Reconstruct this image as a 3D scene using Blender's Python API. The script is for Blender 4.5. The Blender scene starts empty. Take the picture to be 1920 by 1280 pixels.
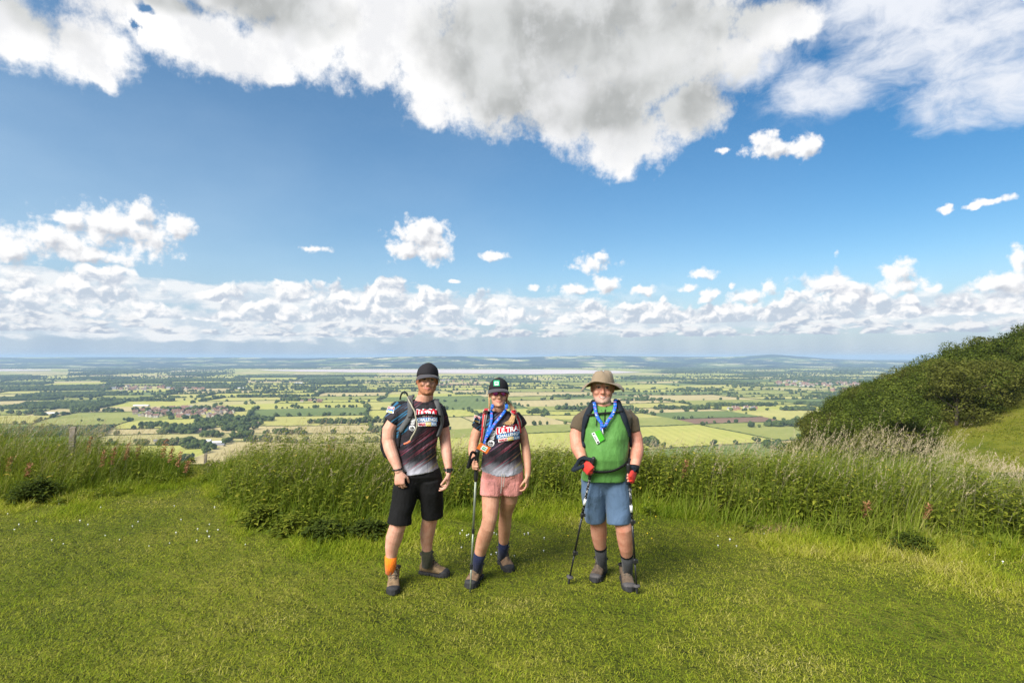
import bpy, bmesh, math, random
import numpy as np
from mathutils import Vector, Matrix, noise as mnoise
from mathutils.bvhtree import BVHTree

R = math.radians
scene = bpy.context.scene
COL = scene.collection

# ------------------------------------------------------------------ camera
FPX = 1067.0                      # focal length in pixels of the 1920 wide photograph
EYE = 1.85
PITCH = math.atan(28.0 / FPX)
cam_data = bpy.data.cameras.new("camera")
cam_data.sensor_width = 36.0
cam_data.lens = 36.0 * FPX / 1920.0
cam_data.clip_start = 0.05
cam_data.clip_end = 90000.0
cam = bpy.data.objects.new("camera", cam_data)
cam.location = (0, 0, EYE)
cam.rotation_euler = (math.pi / 2 + PITCH, 0, 0)
COL.objects.link(cam)
scene.camera = cam


def ray(px, py):
    dx, dy = (px - 960.0) / FPX, (py - 640.0) / FPX
    c, s = math.cos(PITCH), math.sin(PITCH)
    return Vector((dx, c + dy * s, s - dy * c))


def PX(px, py, Y):
    """the point at distance Y ahead that shows at this place of the photograph"""
    d = ray(px, py)
    return Vector((0, 0, EYE)) + d * (Y / d.y)


def GP(px, py, z=0.0):
    """the point of the level z that shows at this place of the photograph"""
    d = ray(px, py)
    t = (z - EYE) / d.z
    return Vector((0, 0, EYE)) + d * t


def AE(px, py):
    d = ray(px, py).normalized()
    return math.degrees(math.atan2(d.x, d.y)), math.degrees(math.asin(d.z))


# ------------------------------------------------------------------ exposure
scene.view_settings.view_transform = 'Standard'
scene.view_settings.look = 'None'
scene.view_settings.exposure = 0.8
scene.view_settings.gamma = 1.0
scene.view_settings.use_curve_mapping = False
try:
    scene.cycles.use_denoising = True
    scene.cycles.denoising_prefilter = 'FAST'
    scene.cycles.max_bounces = 6
    scene.cycles.transparent_max_bounces = 12
    scene.cycles.volume_bounces = 0
except Exception:
    pass

# ------------------------------------------------------------------ sun
SUN_EL, SUN_AZ = 40.0, -138.0        # degrees; azimuth from straight ahead (+Y), to the right positive
SUN_STRENGTH = 4.4
sun_data = bpy.data.lights.new("sun", 'SUN')
sun_data.energy = SUN_STRENGTH
sun_data.angle = R(34.0)
sun_data.color = (1.0, 0.955, 0.88)
sun = bpy.data.objects.new("sun", sun_data)
_sd = Vector((math.sin(R(SUN_AZ)) * math.cos(R(SUN_EL)), math.cos(R(SUN_AZ)) * math.cos(R(SUN_EL)), math.sin(R(SUN_EL))))
sun.rotation_euler = (-_sd).to_track_quat('-Z', 'Y').to_euler()
sun.location = _sd * 100
COL.objects.link(sun)


# ------------------------------------------------------------------ node helpers
class NT:
    def __init__(self, tree):
        self.t = tree
        self.N, self.L = tree.nodes, tree.links

    def put(self, sock, v):
        if v is None:
            return
        if isinstance(v, bpy.types.NodeSocket):
            self.L.new(v, sock)
        elif isinstance(v, bpy.types.Node):
            self.L.new(v.outputs[0], sock)
        else:
            if hasattr(sock, "default_value"):
                try:
                    sock.default_value = v
                except Exception:
                    sock.default_value = tuple(v) + (1.0,)

    def n(self, typ, props=None, **inp):
        nd = self.N.new(typ)
        for k, v in (props or {}).items():
            setattr(nd, k, v)
        for k, v in inp.items():
            self.put(nd.inputs[k.replace('_', ' ')], v)
        return nd

    def m(self, op, a=None, b=None, c=None, clamp=False):
        nd = self.N.new('ShaderNodeMath')
        nd.operation = op
        nd.use_clamp = clamp
        for i, v in enumerate((a, b, c)):
            self.put(nd.inputs[i], v)
        return nd.outputs[0]

    def vm(self, op, a=None, b=None, c=None, scale=None):
        nd = self.N.new('ShaderNodeVectorMath')
        nd.operation = op
        for i, v in enumerate((a, b, c)):
            self.put(nd.inputs[i], v)
        if scale is not None:
            self.put(nd.inputs['Scale'], scale)
        return nd.outputs['Value'] if op in ('LENGTH', 'DOT_PRODUCT', 'DISTANCE') else nd.outputs['Vector']

    def ss(self, v, a, b, lo=0.0, hi=1.0):
        nd = self.N.new('ShaderNodeMapRange')
        nd.interpolation_type = 'SMOOTHSTEP'
        self.put(nd.inputs[0], v)
        for i, x in enumerate((a, b, lo, hi)):
            self.put(nd.inputs[1 + i], x)
        return nd.outputs[0]

    def lin(self, v, a, b, lo=0.0, hi=1.0):
        nd = self.N.new('ShaderNodeMapRange')
        self.put(nd.inputs[0], v)
        for i, x in enumerate((a, b, lo, hi)):
            self.put(nd.inputs[1 + i], x)
        return nd.outputs[0]

    def mix(self, f, a, b, blend='MIX'):
        nd = self.N.new('ShaderNodeMix')
        nd.data_type = 'RGBA'
        nd.blend_type = blend
        self.put(nd.inputs[0], f)
        self.put(nd.inputs[6], (tuple(a) + (1.0,)) if isinstance(a, (tuple, list)) and len(a) == 3 else a)
        self.put(nd.inputs[7], (tuple(b) + (1.0,)) if isinstance(b, (tuple, list)) and len(b) == 3 else b)
        return nd.outputs[2]

    def noise(self, vec, scale, detail=4.0, rough=0.5, dist=0.0, dims='3D', out=0, lac=2.0):
        nd = self.N.new('ShaderNodeTexNoise')
        nd.noise_dimensions = dims
        self.put(nd.inputs['Vector'], vec)
        nd.inputs['Scale'].default_value = scale
        nd.inputs['Detail'].default_value = detail
        nd.inputs['Roughness'].default_value = rough
        nd.inputs['Lacunarity'].default_value = lac
        nd.inputs['Distortion'].default_value = dist
        return nd.outputs[out]

    def voro(self, vec, scale, detail=0.0, rough=0.5, feature='F1', dims='2D', lac=2.0, smooth=None, out='Distance'):
        nd = self.N.new('ShaderNodeTexVoronoi')
        nd.voronoi_dimensions = dims
        nd.feature = feature
        self.put(nd.inputs['Vector'], vec)
        nd.inputs['Scale'].default_value = scale
        if 'Detail' in nd.inputs:
            nd.inputs['Detail'].default_value = detail
            nd.inputs['Roughness'].default_value = rough
            nd.inputs['Lacunarity'].default_value = lac
        if smooth is not None and 'Smoothness' in nd.inputs:
            nd.inputs['Smoothness'].default_value = smooth
        return nd.outputs[out]

    def ramp(self, fac, stops, interp='LINEAR'):
        nd = self.N.new('ShaderNodeValToRGB')
        nd.color_ramp.interpolation = interp
        el = nd.color_ramp.elements
        while len(el) < len(stops):
            el.new(0.5)
        for e, (p, c) in zip(el, stops):
            e.position = p
            e.color = tuple(c) + (1.0,) if len(c) == 3 else c
        self.put(nd.inputs[0], fac)
        return nd.outputs[0]


# ------------------------------------------------------------------ sky with clouds (world)
world = bpy.data.worlds.new("World")
scene.world = world
world.use_nodes = True
SKY_STRENGTH = 0.08
try:
    world.cycles.sampling_method = 'MANUAL'
    world.cycles.sample_map_resolution = 256
except Exception:
    pass


def build_sky():
    wt = world.node_tree
    wt.nodes.clear()
    T = NT(wt)
    out = wt.nodes.new('ShaderNodeOutputWorld')
    sky = wt.nodes.new('ShaderNodeTexSky')
    sky.sky_type = 'NISHITA'
    sky.sun_disc = False
    sky.sun_elevation = R(SUN_EL)
    sky.sun_rotation = R(SUN_AZ)
    sky.altitude = 230.0
    sky.air_density = 1.0
    sky.dust_density = 0.7
    sky.ozone_density = 1.2
    hsv = T.n('ShaderNodeHueSaturation', Hue=0.497, Saturation=1.40, Value=.96, Color=sky.outputs[0])
    base = hsv.outputs[0]

    tc = wt.nodes.new('ShaderNodeTexCoord')
    sep = T.n('ShaderNodeSeparateXYZ', Vector=tc.outputs['Generated'])
    x, y, z = sep.outputs
    az = T.m('MULTIPLY', T.m('ARCTAN2', x, y), 180 / math.pi)
    el = T.m('MULTIPLY', T.m('ARCSINE', z), 180 / math.pi)
    P = T.n('ShaderNodeCombineXYZ', X=az, Y=el).outputs[0]
    K = 1.0 / (SKY_STRENGTH * 2 ** scene.view_settings.exposure)

    def C(r, g, b):
        return (r * K, g * K, b * K)

    # brighter sunward (left) half, put into the sky colour as a pale tint
    vn = T.noise(T.vm('MULTIPLY', P, (1, 2.2, 0)), .05, 4, .55, dims='2D')
    sun_side_tint = T.m('MULTIPLY', T.m('MULTIPLY', T.lin(az, 34, -42, .02, .44), T.lin(el, 28, 8, .35, 1.0)), T.lin(vn, .3, .7, .75, 1.1))
    base = T.mix(sun_side_tint, base, C(.66, .84, 1.0))

    def bgs(c):
        nd = wt.nodes.new('ShaderNodeBackground')
        nd.inputs['Strength'].default_value = SKY_STRENGTH
        T.put(nd.inputs['Color'], (tuple(c) + (1.0,)) if isinstance(c, tuple) else c)
        return nd.outputs[0]

    def mixs(f, a, b):
        nd = wt.nodes.new('ShaderNodeMixShader')
        for i, v in enumerate((f, a, b)):
            T.put(nd.inputs[i], v)
        return nd.outputs[0]

    def blob_list(px):
        o = []
        for (bx, by, rx, ry) in px:
            a, e = AE(bx, by)
            a1, _ = AE(bx + rx, by)
            a0, _ = AE(bx - rx, by)
            _, e1 = AE(bx, by - ry)
            _, e0 = AE(bx, by + ry)
            o.append((a, e, max(.05, (a1 - a0) / 2), max(.05, (e1 - e0) / 2)))
        return o

    def blobs(V, lst, k=0.22):
        cur = None
        for (a, e, ra, re) in lst:
            d = T.vm('LENGTH', T.vm('MULTIPLY_ADD', V, (1 / ra, 1 / re, 0), (-a / ra, -e / re, 0)))
            cur = d if cur is None else T.m('SMOOTH_MIN', cur, d, k)
        return T.m('SUBTRACT', 1.0, cur)

    def warp(V, scale, amp, detail=2.0):
        c = T.noise(V, scale, detail, .55, dims='2D', out=1)
        return T.vm('MULTIPLY_ADD', c, (amp, amp, 0), T.vm('ADD', V, (-amp / 2, -amp / 2, 0)))

    # ---- zone A: the low band over the far hills
    def zone_low():
        col = base
        murk = T.ss(el, 9.5, 0.5)
        streak = T.noise(T.vm('MULTIPLY', P, (1.0, .25, 0)), .30, 2, .5, dims='2D')
        col = T.mix(T.m('MULTIPLY', murk, .80), col, T.mix(T.ss(streak, .3, .75), C(.40, .53, .71), C(.50, .62, .77)))
        # sheets behind the cumulus in the left half
        sh = blobs(P, blob_list([(200, 545, 300, 36), (560, 565, 300, 34), (40, 520, 140, 30), (880, 580, 300, 30), (1250, 600, 400, 26), (1700, 585, 380, 40), (400, 610, 700, 34)]))
        shn = T.noise(T.vm('MULTIPLY', P, (1, 2.5, 0)), .3, 4, .55, dims='2D')
        shc = T.m('MULTIPLY', T.ss(T.m('ADD', sh, T.m('MULTIPLY', T.m('SUBTRACT', shn, .5), 1.0)), .0, .30), .80)
        col = T.mix(shc, col, T.mix(T.ss(shn, .38, .62), C(.66, .75, .84), C(1.0, 1.0, 1.0)))

        def row(col, seed, lo, hi, aspect, freq, fill, dark, light, edge=.10, azmask=None, topn=.12):
            sc = T.vm('ADD', T.vm('MULTIPLY', P, (freq, freq * aspect, 0)), (seed * 17.3, seed * 9.1, 0))

            def fld(W):
                W = warp(W, 1.6, .55, 2)
                vo = T.voro(W, 1.0, 2.5, .5)
                fb = T.noise(W, 2.0, 5, .6, dims='2D')
                return T.m('MULTIPLY_ADD', fb, .62, T.m('MULTIPLY_ADD', vo, -.55, .41))
            h0 = fld(sc)
            h1 = fld(T.vm('ADD', sc, (-.10, .22, 0)))
            sl = T.m('SUBTRACT', h0, h1)
            t = T.lin(el, lo, hi)
            wob = T.noise(T.vm('MULTIPLY', P, (1, 0, 0)), topn, 4, .6, dims='2D')
            top = T.lin(wob, .3, .7, .25, 1.1)
            gaps = T.noise(T.vm('ADD', T.vm('MULTIPLY', P, (1, 2.0, 0)), (seed * 31., 3, 0)), freq * .7, 2, .5, dims='2D')
            env = T.m('MINIMUM', T.ss(t, -.03, .12), T.ss(T.m('SUBTRACT', top, t), -.30, .28))
            v = T.m('ADD', T.m('ADD', h0, T.m('MULTIPLY', T.m('SUBTRACT', env, 1.0), 1.0)), T.m('MULTIPLY', T.m('SUBTRACT', gaps, .5), .75))
            cov = T.ss(v, fill, fill + edge)
            if azmask is not None:
                cov = T.m('MULTIPLY', cov, azmask)
            rel = T.m('DIVIDE', t, top)
            lit = T.m('ADD', T.m('MULTIPLY', sl, 2.4), T.m('MULTIPLY_ADD', T.m('SUBTRACT', rel, .5), .55, .5))
            lit = T.m('ADD', lit, T.m('MULTIPLY', T.m('SUBTRACT', T.m('ADD', fill, .15), v), .5))
            lit = T.ss(lit, .05, .92)
            return T.mix(cov, col, T.mix(lit, C(*dark), C(*light)))

        left = T.ss(az, 22, -12)
        col = row(col, 3, 4.6, 8.6, 1.15, .30, .10, (.58, .65, .75), (1.08, 1.07, 1.05), .30, azmask=left)
        right = T.ss(az, 20, 30)
        col = row(col, 4, 3.0, 8.6, 1.4, .25, .05, (.56, .62, .72), (1.06, 1.04, 1.03), .32, azmask=right)
        col = row(col, 2, 2.9, 6.9, 1.2, .36, -.02, (.57, .65, .75), (1.06, 1.05, 1.04), .30)
        col = row(col, 1, 1.7, 4.2, 2.2, .42, .08, (.50, .58, .69), (.92, .93, .94), .26)
        return col

    # ---- separate fair-weather cumulus
    def cumulus(col, lst):
        small = blob_list(lst)

        def fs(V, n8=True):
            W = warp(V, .55, .7, 3)
            f = blobs(W, small, .20)
            bil = T.m('SUBTRACT', .45, T.voro(W, .62, 2.6, .5))
            g = T.m('MULTIPLY_ADD', bil, .55, f)
            return g, f
        g0, f0 = fs(P)
        g1, _ = fs(T.vm('ADD', P, (-.42, .62, 0)))
        fb = T.m('SUBTRACT', T.noise(P, .85, 7, .66, dims='2D'), .5)
        cov = T.ss(T.m('MULTIPLY_ADD', fb, 1.15, g0), -.14, .44)
        sl = T.m('ADD', T.m('SUBTRACT', g0, g1), T.m('MULTIPLY', fb, .30))
        lit = T.m('ADD', T.m('MULTIPLY', sl, .85), T.lin(f0, .0, .85, .80, .45))
        lit = T.ss(lit, .05, .80)
        return T.mix(cov, col, T.mix(lit, C(.57, .60, .66), C(1.05, 1.045, 1.04)))

    MID_L = [(200, 425, 120, 48), (110, 452, 120, 40), (285, 445, 78, 46), (262, 398, 52, 32), (140, 408, 66, 26), (15, 468, 62, 44), (335, 428, 38, 38), (170, 478, 120, 22), (583, 467, 42, 8), (-60, 470, 80, 60)]
    MID_C = [(792, 450, 70, 50), (765, 468, 52, 28), (800, 425, 42, 26), (815, 468, 46, 30), (925, 481, 36, 12), (1008, 348, 14, 8), (850, 526, 16, 5),
             (1112, 492, 56, 22), (1125, 480, 28, 12), (1085, 543, 62, 13), (1137, 534, 38, 20), (1208, 545, 32, 13), (1000, 540, 12, 9)]
    MID_R = [(1320, 513, 30, 13), (1405, 553, 52, 18), (1440, 538, 20, 20), (1330, 550, 28, 11), (1371, 535, 10, 11), (1290, 540, 24, 9), (1320, 562, 20, 10),
             (1460, 278, 78, 24), (1512, 274, 38, 28), (1430, 262, 34, 22), (1358, 283, 18, 8),
             (1862, 377, 48, 10), (1825, 386, 28, 7), (1774, 394, 20, 8), (1780, 388, 9, 8),
             (1688, 512, 42, 32), (1700, 535, 66, 22), (1745, 540, 36, 10), (1910, 488, 26, 34), (1880, 530, 66, 26)]

    # ---- the great cloud overhead and the thin broken sheet beside it
    def zone_high(col):
        wn = T.noise(warp(T.vm('MULTIPLY', P, (1, 1.7, 0)), .12, 5.0, 3), .13, 7, .62, dims='2D')
        wm = blobs(P, blob_list([(1780, 60, 300, 150), (1900, 150, 250, 120), (1640, 30, 140, 100), (1400, 120, 110, 60), (1560, 150, 140, 60), (1600, 122, 52, 18)]), .5)
        wv = T.m('ADD', wn, T.m('MULTIPLY', T.ss(wm, -.35, .7), .36))
        col = T.mix(T.m('MULTIPLY', T.m('MULTIPLY', T.ss(wv, .54, 1.0), .95), T.ss(wm, -.6, .0)), col, C(.90, .93, .99))
        big = blob_list([
            (40, 60, 100, 92), (170, 100, 120, 78), (320, 50, 150, 84), (430, 92, 110, 72), (560, 90, 110, 76), (680, 90, 110, 86), (520, 140, 40, 30), (200, 150, 40, 30),
            (815, 150, 100, 92), (800, 205, 46, 40), (960, 150, 150, 110), (1080, 200, 140, 100), (1170, 250, 108, 78), (1178, 305, 34, 34),
            (1290, 205, 84, 58), (1080, 95, 150, 90), (940, 60, 150, 90), (760, 60, 130, 80), (1190, 150, 110, 80), (870, 120, 110, 90), (1130, 110, 130, 80), (1250, 90, 210, 120), (1440, 50, 96, 58), (1380, 100, 60, 50), (1500, 55, 40, 32), (500, -30, 560, 96), (1050, -20, 460, 160), (1100, -260, 1100, 260), (40, -250, 700, 240)])
        Wb = warp(P, .10, 3.2, 4)
        Wb = warp(Wb, .45, 1.1, 4)
        fbig = blobs(Wb, big, .18)
        nb = T.m('SUBTRACT', T.noise(P, .24, 9, .66, dims='2D'), .5)
        nb2 = T.m('SUBTRACT', T.noise(P, 1.05, 6, .68, dims='2D'), .5)
        bilb = T.m('SUBTRACT', .5, T.voro(Wb, .26, 3.5, .6))
        hb_ = T.m('ADD', fbig, T.m('ADD', T.m('MULTIPLY', nb, .95), T.m('MULTIPLY_ADD', nb2, .42, T.m('MULTIPLY', bilb, .18))))
        covb = T.ss(hb_, -.16, .36)
        holes = blobs(warp(P, .5, 2.0, 4), blob_list([(265, 12, 20, 14), (250, 54, 6, 16)]), .1)
        covb = T.m('MULTIPLY', covb, T.ss(T.m('MULTIPLY_ADD', nb, 2.2, holes), .55, -.35))
        grey = blobs(warp(P, .12, 5.0, 3), blob_list([
            (1230, 190, 190, 95), (1130, 60, 260, 110), (960, 150, 110, 75), (940, 60, 150, 90), (500, 10, 150, 50), (560, 40, 90, 40), (50, 25, 120, 50), (330, 5, 90, 28), (1150, 215, 200, 50), (1400, 30, 130, 45), (1000, -260, 1000, 220)]), .4)
        gn = T.noise(P, .13, 5, .55, dims='2D')
        g = T.ss(T.m('MULTIPLY_ADD', T.m('SUBTRACT', gn, .5), 1.5, grey), -.45, .70)
        gshade = T.noise(warp(P, .2, 3.0), .16, 4, .5, dims='2D')
        gcol = T.mix(T.ss(gshade, .35, .68), C(.47, .485, .48), C(.72, .735, .73))
        wcol = T.mix(T.ss(T.m('MULTIPLY_ADD', nb, .5, gn), .36, .58), C(.90, .905, .92), C(1.06, 1.055, 1.05))
        bcol = T.mix(g, wcol, gcol)
        bcol = T.mix(T.ss(nb, .0, .22, 0., .40), bcol, C(.84, .85, .87))
        return T.mix(covb, col, bcol)

    def lt(v, a):
        return T.m('LESS_THAN', v, a)

    third = [lt(az, -14.2), lt(az, 15.5)]

    def by_third(c):
        s = [bgs(cumulus(c(), l)) for l in (MID_R, MID_C, MID_L)]
        return mixs(third[0], mixs(third[1], s[0], s[1]), s[2])

    low = by_third(lambda z=zone_low(): z)
    mid = by_third(lambda: base)
    hi_r = bgs(zone_high(cumulus(base, [b for b in MID_R if b[1] < 300])))
    ahead = mixs(lt(el, 9.6), mixs(lt(el, 14.2), hi_r, mid), low)
    # behind and beside the view: the same kind of broken sky, in one cheap layer
    bn = T.noise(T.vm('MULTIPLY', P, (1, 1.5, 0)), .05, 5, .6, dims='2D')
    back = bgs(T.mix(T.ss(bn, .44, .62), base, C(.85, .87, .90)))
    wide = mixs(T.m('GREATER_THAN', T.m('ABSOLUTE', az), 62.0), ahead, back)
    ground = bgs(C(.20, .24, .20))
    wt.links.new(mixs(lt(el, -.6), wide, ground), out.inputs[0])


build_sky()
# ------------------------------------------------------------------ object helpers
ORIG = {}


def tag(o, label=None, cat=None, group=None, kind=None):
    for k, v in (("label", label), ("category", cat), ("group", group), ("kind", kind)):
        if v:
            o[k] = v
    return o


def link(o, parent=None):
    COL.objects.link(o)
    if parent is not None:
        o.parent = parent
    return o


def np_mesh(name, V, faces, mats, midx=None, smooth=False, tint=None):
    """faces: an (M,3) or (M,4) integer array, or a list of such arrays"""
    V = np.asarray(V, dtype=np.float32)
    if not isinstance(faces, list):
        faces = [faces]
    faces = [np.asarray(f, dtype=np.int32) for f in faces if len(f)]
    me = bpy.data.meshes.new(name)
    me.vertices.add(len(V))
    me.vertices.foreach_set("co", V.ravel())
    loops = np.concatenate([f.ravel() for f in faces])
    counts = np.concatenate([np.full(len(f), f.shape[1], np.int32) for f in faces])
    me.loops.add(len(loops))
    me.loops.foreach_set("vertex_index", loops)
    me.polygons.add(len(counts))
    starts = np.zeros(len(counts), np.int32)
    starts[1:] = np.cumsum(counts)[:-1]
    me.polygons.foreach_set("loop_start", starts)
    for m in (mats if isinstance(mats, (list, tuple)) else [mats]):
        me.materials.append(m)
    if midx is not None:
        me.polygons.foreach_set("material_index", np.asarray(midx, np.int32))
    me.polygons.foreach_set("use_smooth", np.full(len(counts), bool(smooth)))
    if tint is not None:
        at = me.attributes.new("tint", 'FLOAT', 'POINT')
        at.data.foreach_set("value", np.asarray(tint, np.float32))
    me.update(calc_edges=True)
    return me


def np_obj(name, V, faces, mats, parent=None, origin=None, **kw):
    V = np.asarray(V, dtype=np.float64)
    o3 = np.zeros(3)
    if parent is not None:
        o3 = ORIG.get(parent.name, np.zeros(3))
    elif origin is not None:
        o3 = np.asarray(origin, float)
    me = np_mesh(name, V - o3, faces, mats, **kw)
    o = bpy.data.objects.new(name, me)
    link(o, parent)
    if parent is None:
        o.location = tuple(o3)
    ORIG[o.name] = o3
    return o


# ------------------------------------------------------------------ noise in numpy
def _hash(ix, iy, seed):
    h = (ix.astype(np.int64) * 374761393 + iy.astype(np.int64) * 668265263 + seed * 144665) & 0x7fffffff
    h = ((h ^ (h >> 13)) * 1274126177) & 0x7fffffff
    return ((h ^ (h >> 16)) & 0xffff) / 65535.0


def vnoise(x, y, seed=0):
    x, y = np.asarray(x, float), np.asarray(y, float)
    ix, iy = np.floor(x), np.floor(y)
    fx, fy = x - ix, y - iy
    fx, fy = fx * fx * (3 - 2 * fx), fy * fy * (3 - 2 * fy)
    a, b = _hash(ix, iy, seed), _hash(ix + 1, iy, seed)
    c, d = _hash(ix, iy + 1, seed), _hash(ix + 1, iy + 1, seed)
    return (a * (1 - fx) + b * fx) * (1 - fy) + (c * (1 - fx) + d * fx) * fy


def fbm(x, y, seed=0, octv=4, gain=.5):
    s, a, t = 0.0, 1.0, 0.0
    for i in range(octv):
        s = s + a * vnoise(x * 2 ** i, y * 2 ** i, seed + i * 7)
        t += a
        a *= gain
    return s / t


# ------------------------------------------------------------------ materials
def mat(name):
    m = bpy.data.materials.new(name)
    m.use_nodes = True
    m.node_tree.nodes.clear()
    T = NT(m.node_tree)
    out = T.N.new('ShaderNodeOutputMaterial')
    return m, T, out


def principled(T, out, color, rough=.8, spec=.3, normal=None, **kw):
    p = T.N.new('ShaderNodeBsdfPrincipled')
    T.put(p.inputs['Base Color'], tuple(color) + (1.0,) if isinstance(color, (tuple, list)) and len(color) == 3 else color)
    T.put(p.inputs['Roughness'], rough)
    T.put(p.inputs['Specular IOR Level'], spec)
    for k, v in kw.items():
        T.put(p.inputs[k.replace('_', ' ')], v)
    if normal is not None:
        T.L.new(normal, p.inputs['Normal'])
    T.L.new(p.outputs[0], out.inputs[0])
    return p


def bump(T, h, strength=.3, dist=.01):
    b = T.N.new('ShaderNodeBump')
    b.inputs['Strength'].default_value = strength
    b.inputs['Distance'].default_value = dist
    T.L.new(h, b.inputs['Height'])
    return b.outputs[0]


def simple_mat(name, color, rough=.8, spec=.25, var=.18, scale=30.0, bstr=.0, bscale=200.0, bdist=.003, metal=0.0):
    """one colour, mottled a little, with a fine relief"""
    m, T, out = mat(name)
    tc = T.N.new('ShaderNodeTexCoord').outputs['Object']
    n = T.noise(tc, scale, 4, .6)
    dark = tuple(c * (1 - var) for c in color)
    lite = tuple(min(1, c * (1 + var)) for c in color)
    c = T.ramp(n, [(.3, dark), (.7, lite)])
    nm = bump(T, T.noise(tc, bscale, 3, .6), bstr, bdist) if bstr > 0 else None
    principled(T, out, c, rough, spec, nm, Metallic=metal)
    return m


def leaf_mat(name, stops, trans=.30, rough=.55, tint_amt=1.0, patch=None, spec=.3):
    """leaves and blades: hue by the plant's own random tint, some light coming through"""
    m, T, out = mat(name)
    a = T.N.new('ShaderNodeAttribute')
    a.attribute_name = 'tint'
    f = a.outputs['Fac']
    if patch:
        g = T.N.new('ShaderNodeNewGeometry')
        n = T.noise(g.outputs['Position'], patch[0], 3, .55)
        f = T.m('ADD', T.m('MULTIPLY', f, 1 - patch[1]), T.m('MULTIPLY', T.lin(n, .3, .7), patch[1]))
    c = T.ramp(f, stops)
    p = T.N.new('ShaderNodeBsdfPrincipled')
    T.put(p.inputs['Base Color'], c)
    p.inputs['Roughness'].default_value = rough
    p.inputs['Specular IOR Level'].default_value = spec
    tr = T.N.new('ShaderNodeBsdfTranslucent')
    T.put(tr.inputs['Color'], T.mix(1.0, c, (1.15, 1.2, .7), 'MULTIPLY'))
    mx = T.N.new('ShaderNodeMixShader')
    mx.inputs[0].default_value = trans
    T.L.new(p.outputs[0], mx.inputs[1])
    T.L.new(tr.outputs[0], mx.inputs[2])
    T.L.new(mx.outputs[0], out.inputs[0])
    return m


def grid_faces(nx, ny):
    i = np.arange(nx - 1)[None, :] + np.arange(ny - 1)[:, None] * nx
    return np.stack([i, i + 1, i + nx + 1, i + nx], -1).reshape(-1, 4)


_bm = bmesh.new()
bmesh.ops.create_icosphere(_bm, subdivisions=1, radius=1)
ICO1_V = np.array([v.co[:] for v in _bm.verts])
ICO1_F = np.array([[v.index for v in f.verts] for f in _bm.faces])
_bm.free()
_bm = bmesh.new()
bmesh.ops.create_icosphere(_bm, subdivisions=2, radius=1)
ICO2_V = np.array([v.co[:] for v in _bm.verts])
ICO2_F = np.array([[v.index for v in f.verts] for f in _bm.faces])
_bm.free()


# ------------------------------------------------------------------ the hilltop, its scarp and the spur on the right
rng = np.random.default_rng(7)
VALE = -205.0


def relu(a):
    return np.maximum(0, a)


def edge_y(x):
    return 9.4 - .05 * x + .5 * np.sin(x * .35 + 1)


def ground_h(x, y):
    x, y = np.asarray(x, float), np.asarray(y, float)
    d = relu(y - edge_y(x))
    main = -.5 * (np.sqrt(d * d + 9.0) - 3.0) - .0
    main = np.where(d < 500, main, -.5 * d)
    spur = -5.4 + .25 * (x - 90) - .05 * relu(y - 100) - .0035 * relu(y - 118) ** 2 - .022 * relu(66 - x + .12 * relu(y - 100)) ** 2
    spur = spur - 330 * relu(.545 - x / np.maximum(y, 30.0))
    spur = np.where(spur > -3, -3 + (spur + 3) * .75, spur)
    spur = np.minimum(spur, 5.0 + .02 * x)
    k = 2.5
    hi, lo = np.maximum(main, spur), np.minimum(main, spur)
    z = hi + k * np.log1p(np.exp(np.clip((lo - hi) / k, -40, 0))) * np.clip(d / 12, 0, 1)
    z = np.where(d > 0, z, main)
    near = np.exp(-((y - 4) / 40.0) ** 2)
    z = z + near * .07 * (fbm(x * .55, y * .55, 3, 3) - .5)
    z = z + np.clip(d / 30, 0, 1) * 1.6 * (fbm(x * .06, y * .06, 5, 3) - .5)
    return np.maximum(z, VALE - 4)


def graded(a, b, lo, hi, fine, ratio):
    """coordinates from a to b, fine between lo and hi and coarser outside"""
    mid = np.arange(lo, hi + fine * .5, fine)
    right, s, p = [], fine, hi
    while p < b:
        s *= ratio
        p += s
        right.append(min(p, b))
    left, s, p = [], fine, lo
    while p > a:
        s *= ratio
        p -= s
        left.append(max(p, a))
    return np.concatenate([np.array(left[::-1]), mid, np.array(right)])


def make_ground():
    xs = graded(-1600, 1600, -12, 12, .16, 1.035)
    ys = graded(-90, 1150, 1.5, 13, .16, 1.035)
    X, Y = np.meshgrid(xs, ys)
    V = np.stack([X, Y, ground_h(X, Y)], -1).reshape(-1, 3)
    m, T, out = mat("meadow_turf")
    pos = T.N.new('ShaderNodeNewGeometry').outputs['Position']
    n1 = T.noise(pos, .55, 5, .6)
    n2 = T.noise(pos, 9.0, 4, .65)
    n3 = T.noise(pos, .045, 6, .62)
    near = T.ramp(T.m('ADD', T.m('MULTIPLY', n1, .6), T.m('MULTIPLY', n2, .4)),
                  [(.34, (.045, .060, .006)), (.50, (.090, .105, .009)), (.62, (.150, .150, .020)), (.75, (.24, .20, .07))])
    far = T.ramp(T.m('ADD', T.m('MULTIPLY', n3, .5), T.m('MULTIPLY', T.noise(T.vm('MULTIPLY', pos, (1, .5, 1)), .35, 8, .75), .5)),
                 [(.30, (.045, .062, .005)), (.44, (.090, .114, .009)), (.54, (.150, .158, .016)), (.68, (.23, .185, .06))])
    sep = T.n('ShaderNodeSeparateXYZ', Vector=pos)
    f = T.ss(sep.outputs[1], 12, 25)
    bh = T.m('ADD', T.m('MULTIPLY', T.noise(pos, 2.2, 6, .7), .35), T.m('MULTIPLY', T.noise(pos, 40, 3, .6), .03))
    principled(T, out, T.mix(f, near, far), .9, .15, bump(T, bh, .8, 1.0))
    o = np_obj("hillside_ground", V, grid_faces(len(xs), len(ys)), m, smooth=True)
    tag(o, "mown grass hilltop that falls away to the vale and rises as a spur on the right", "ground", kind="structure")


make_ground()

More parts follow.
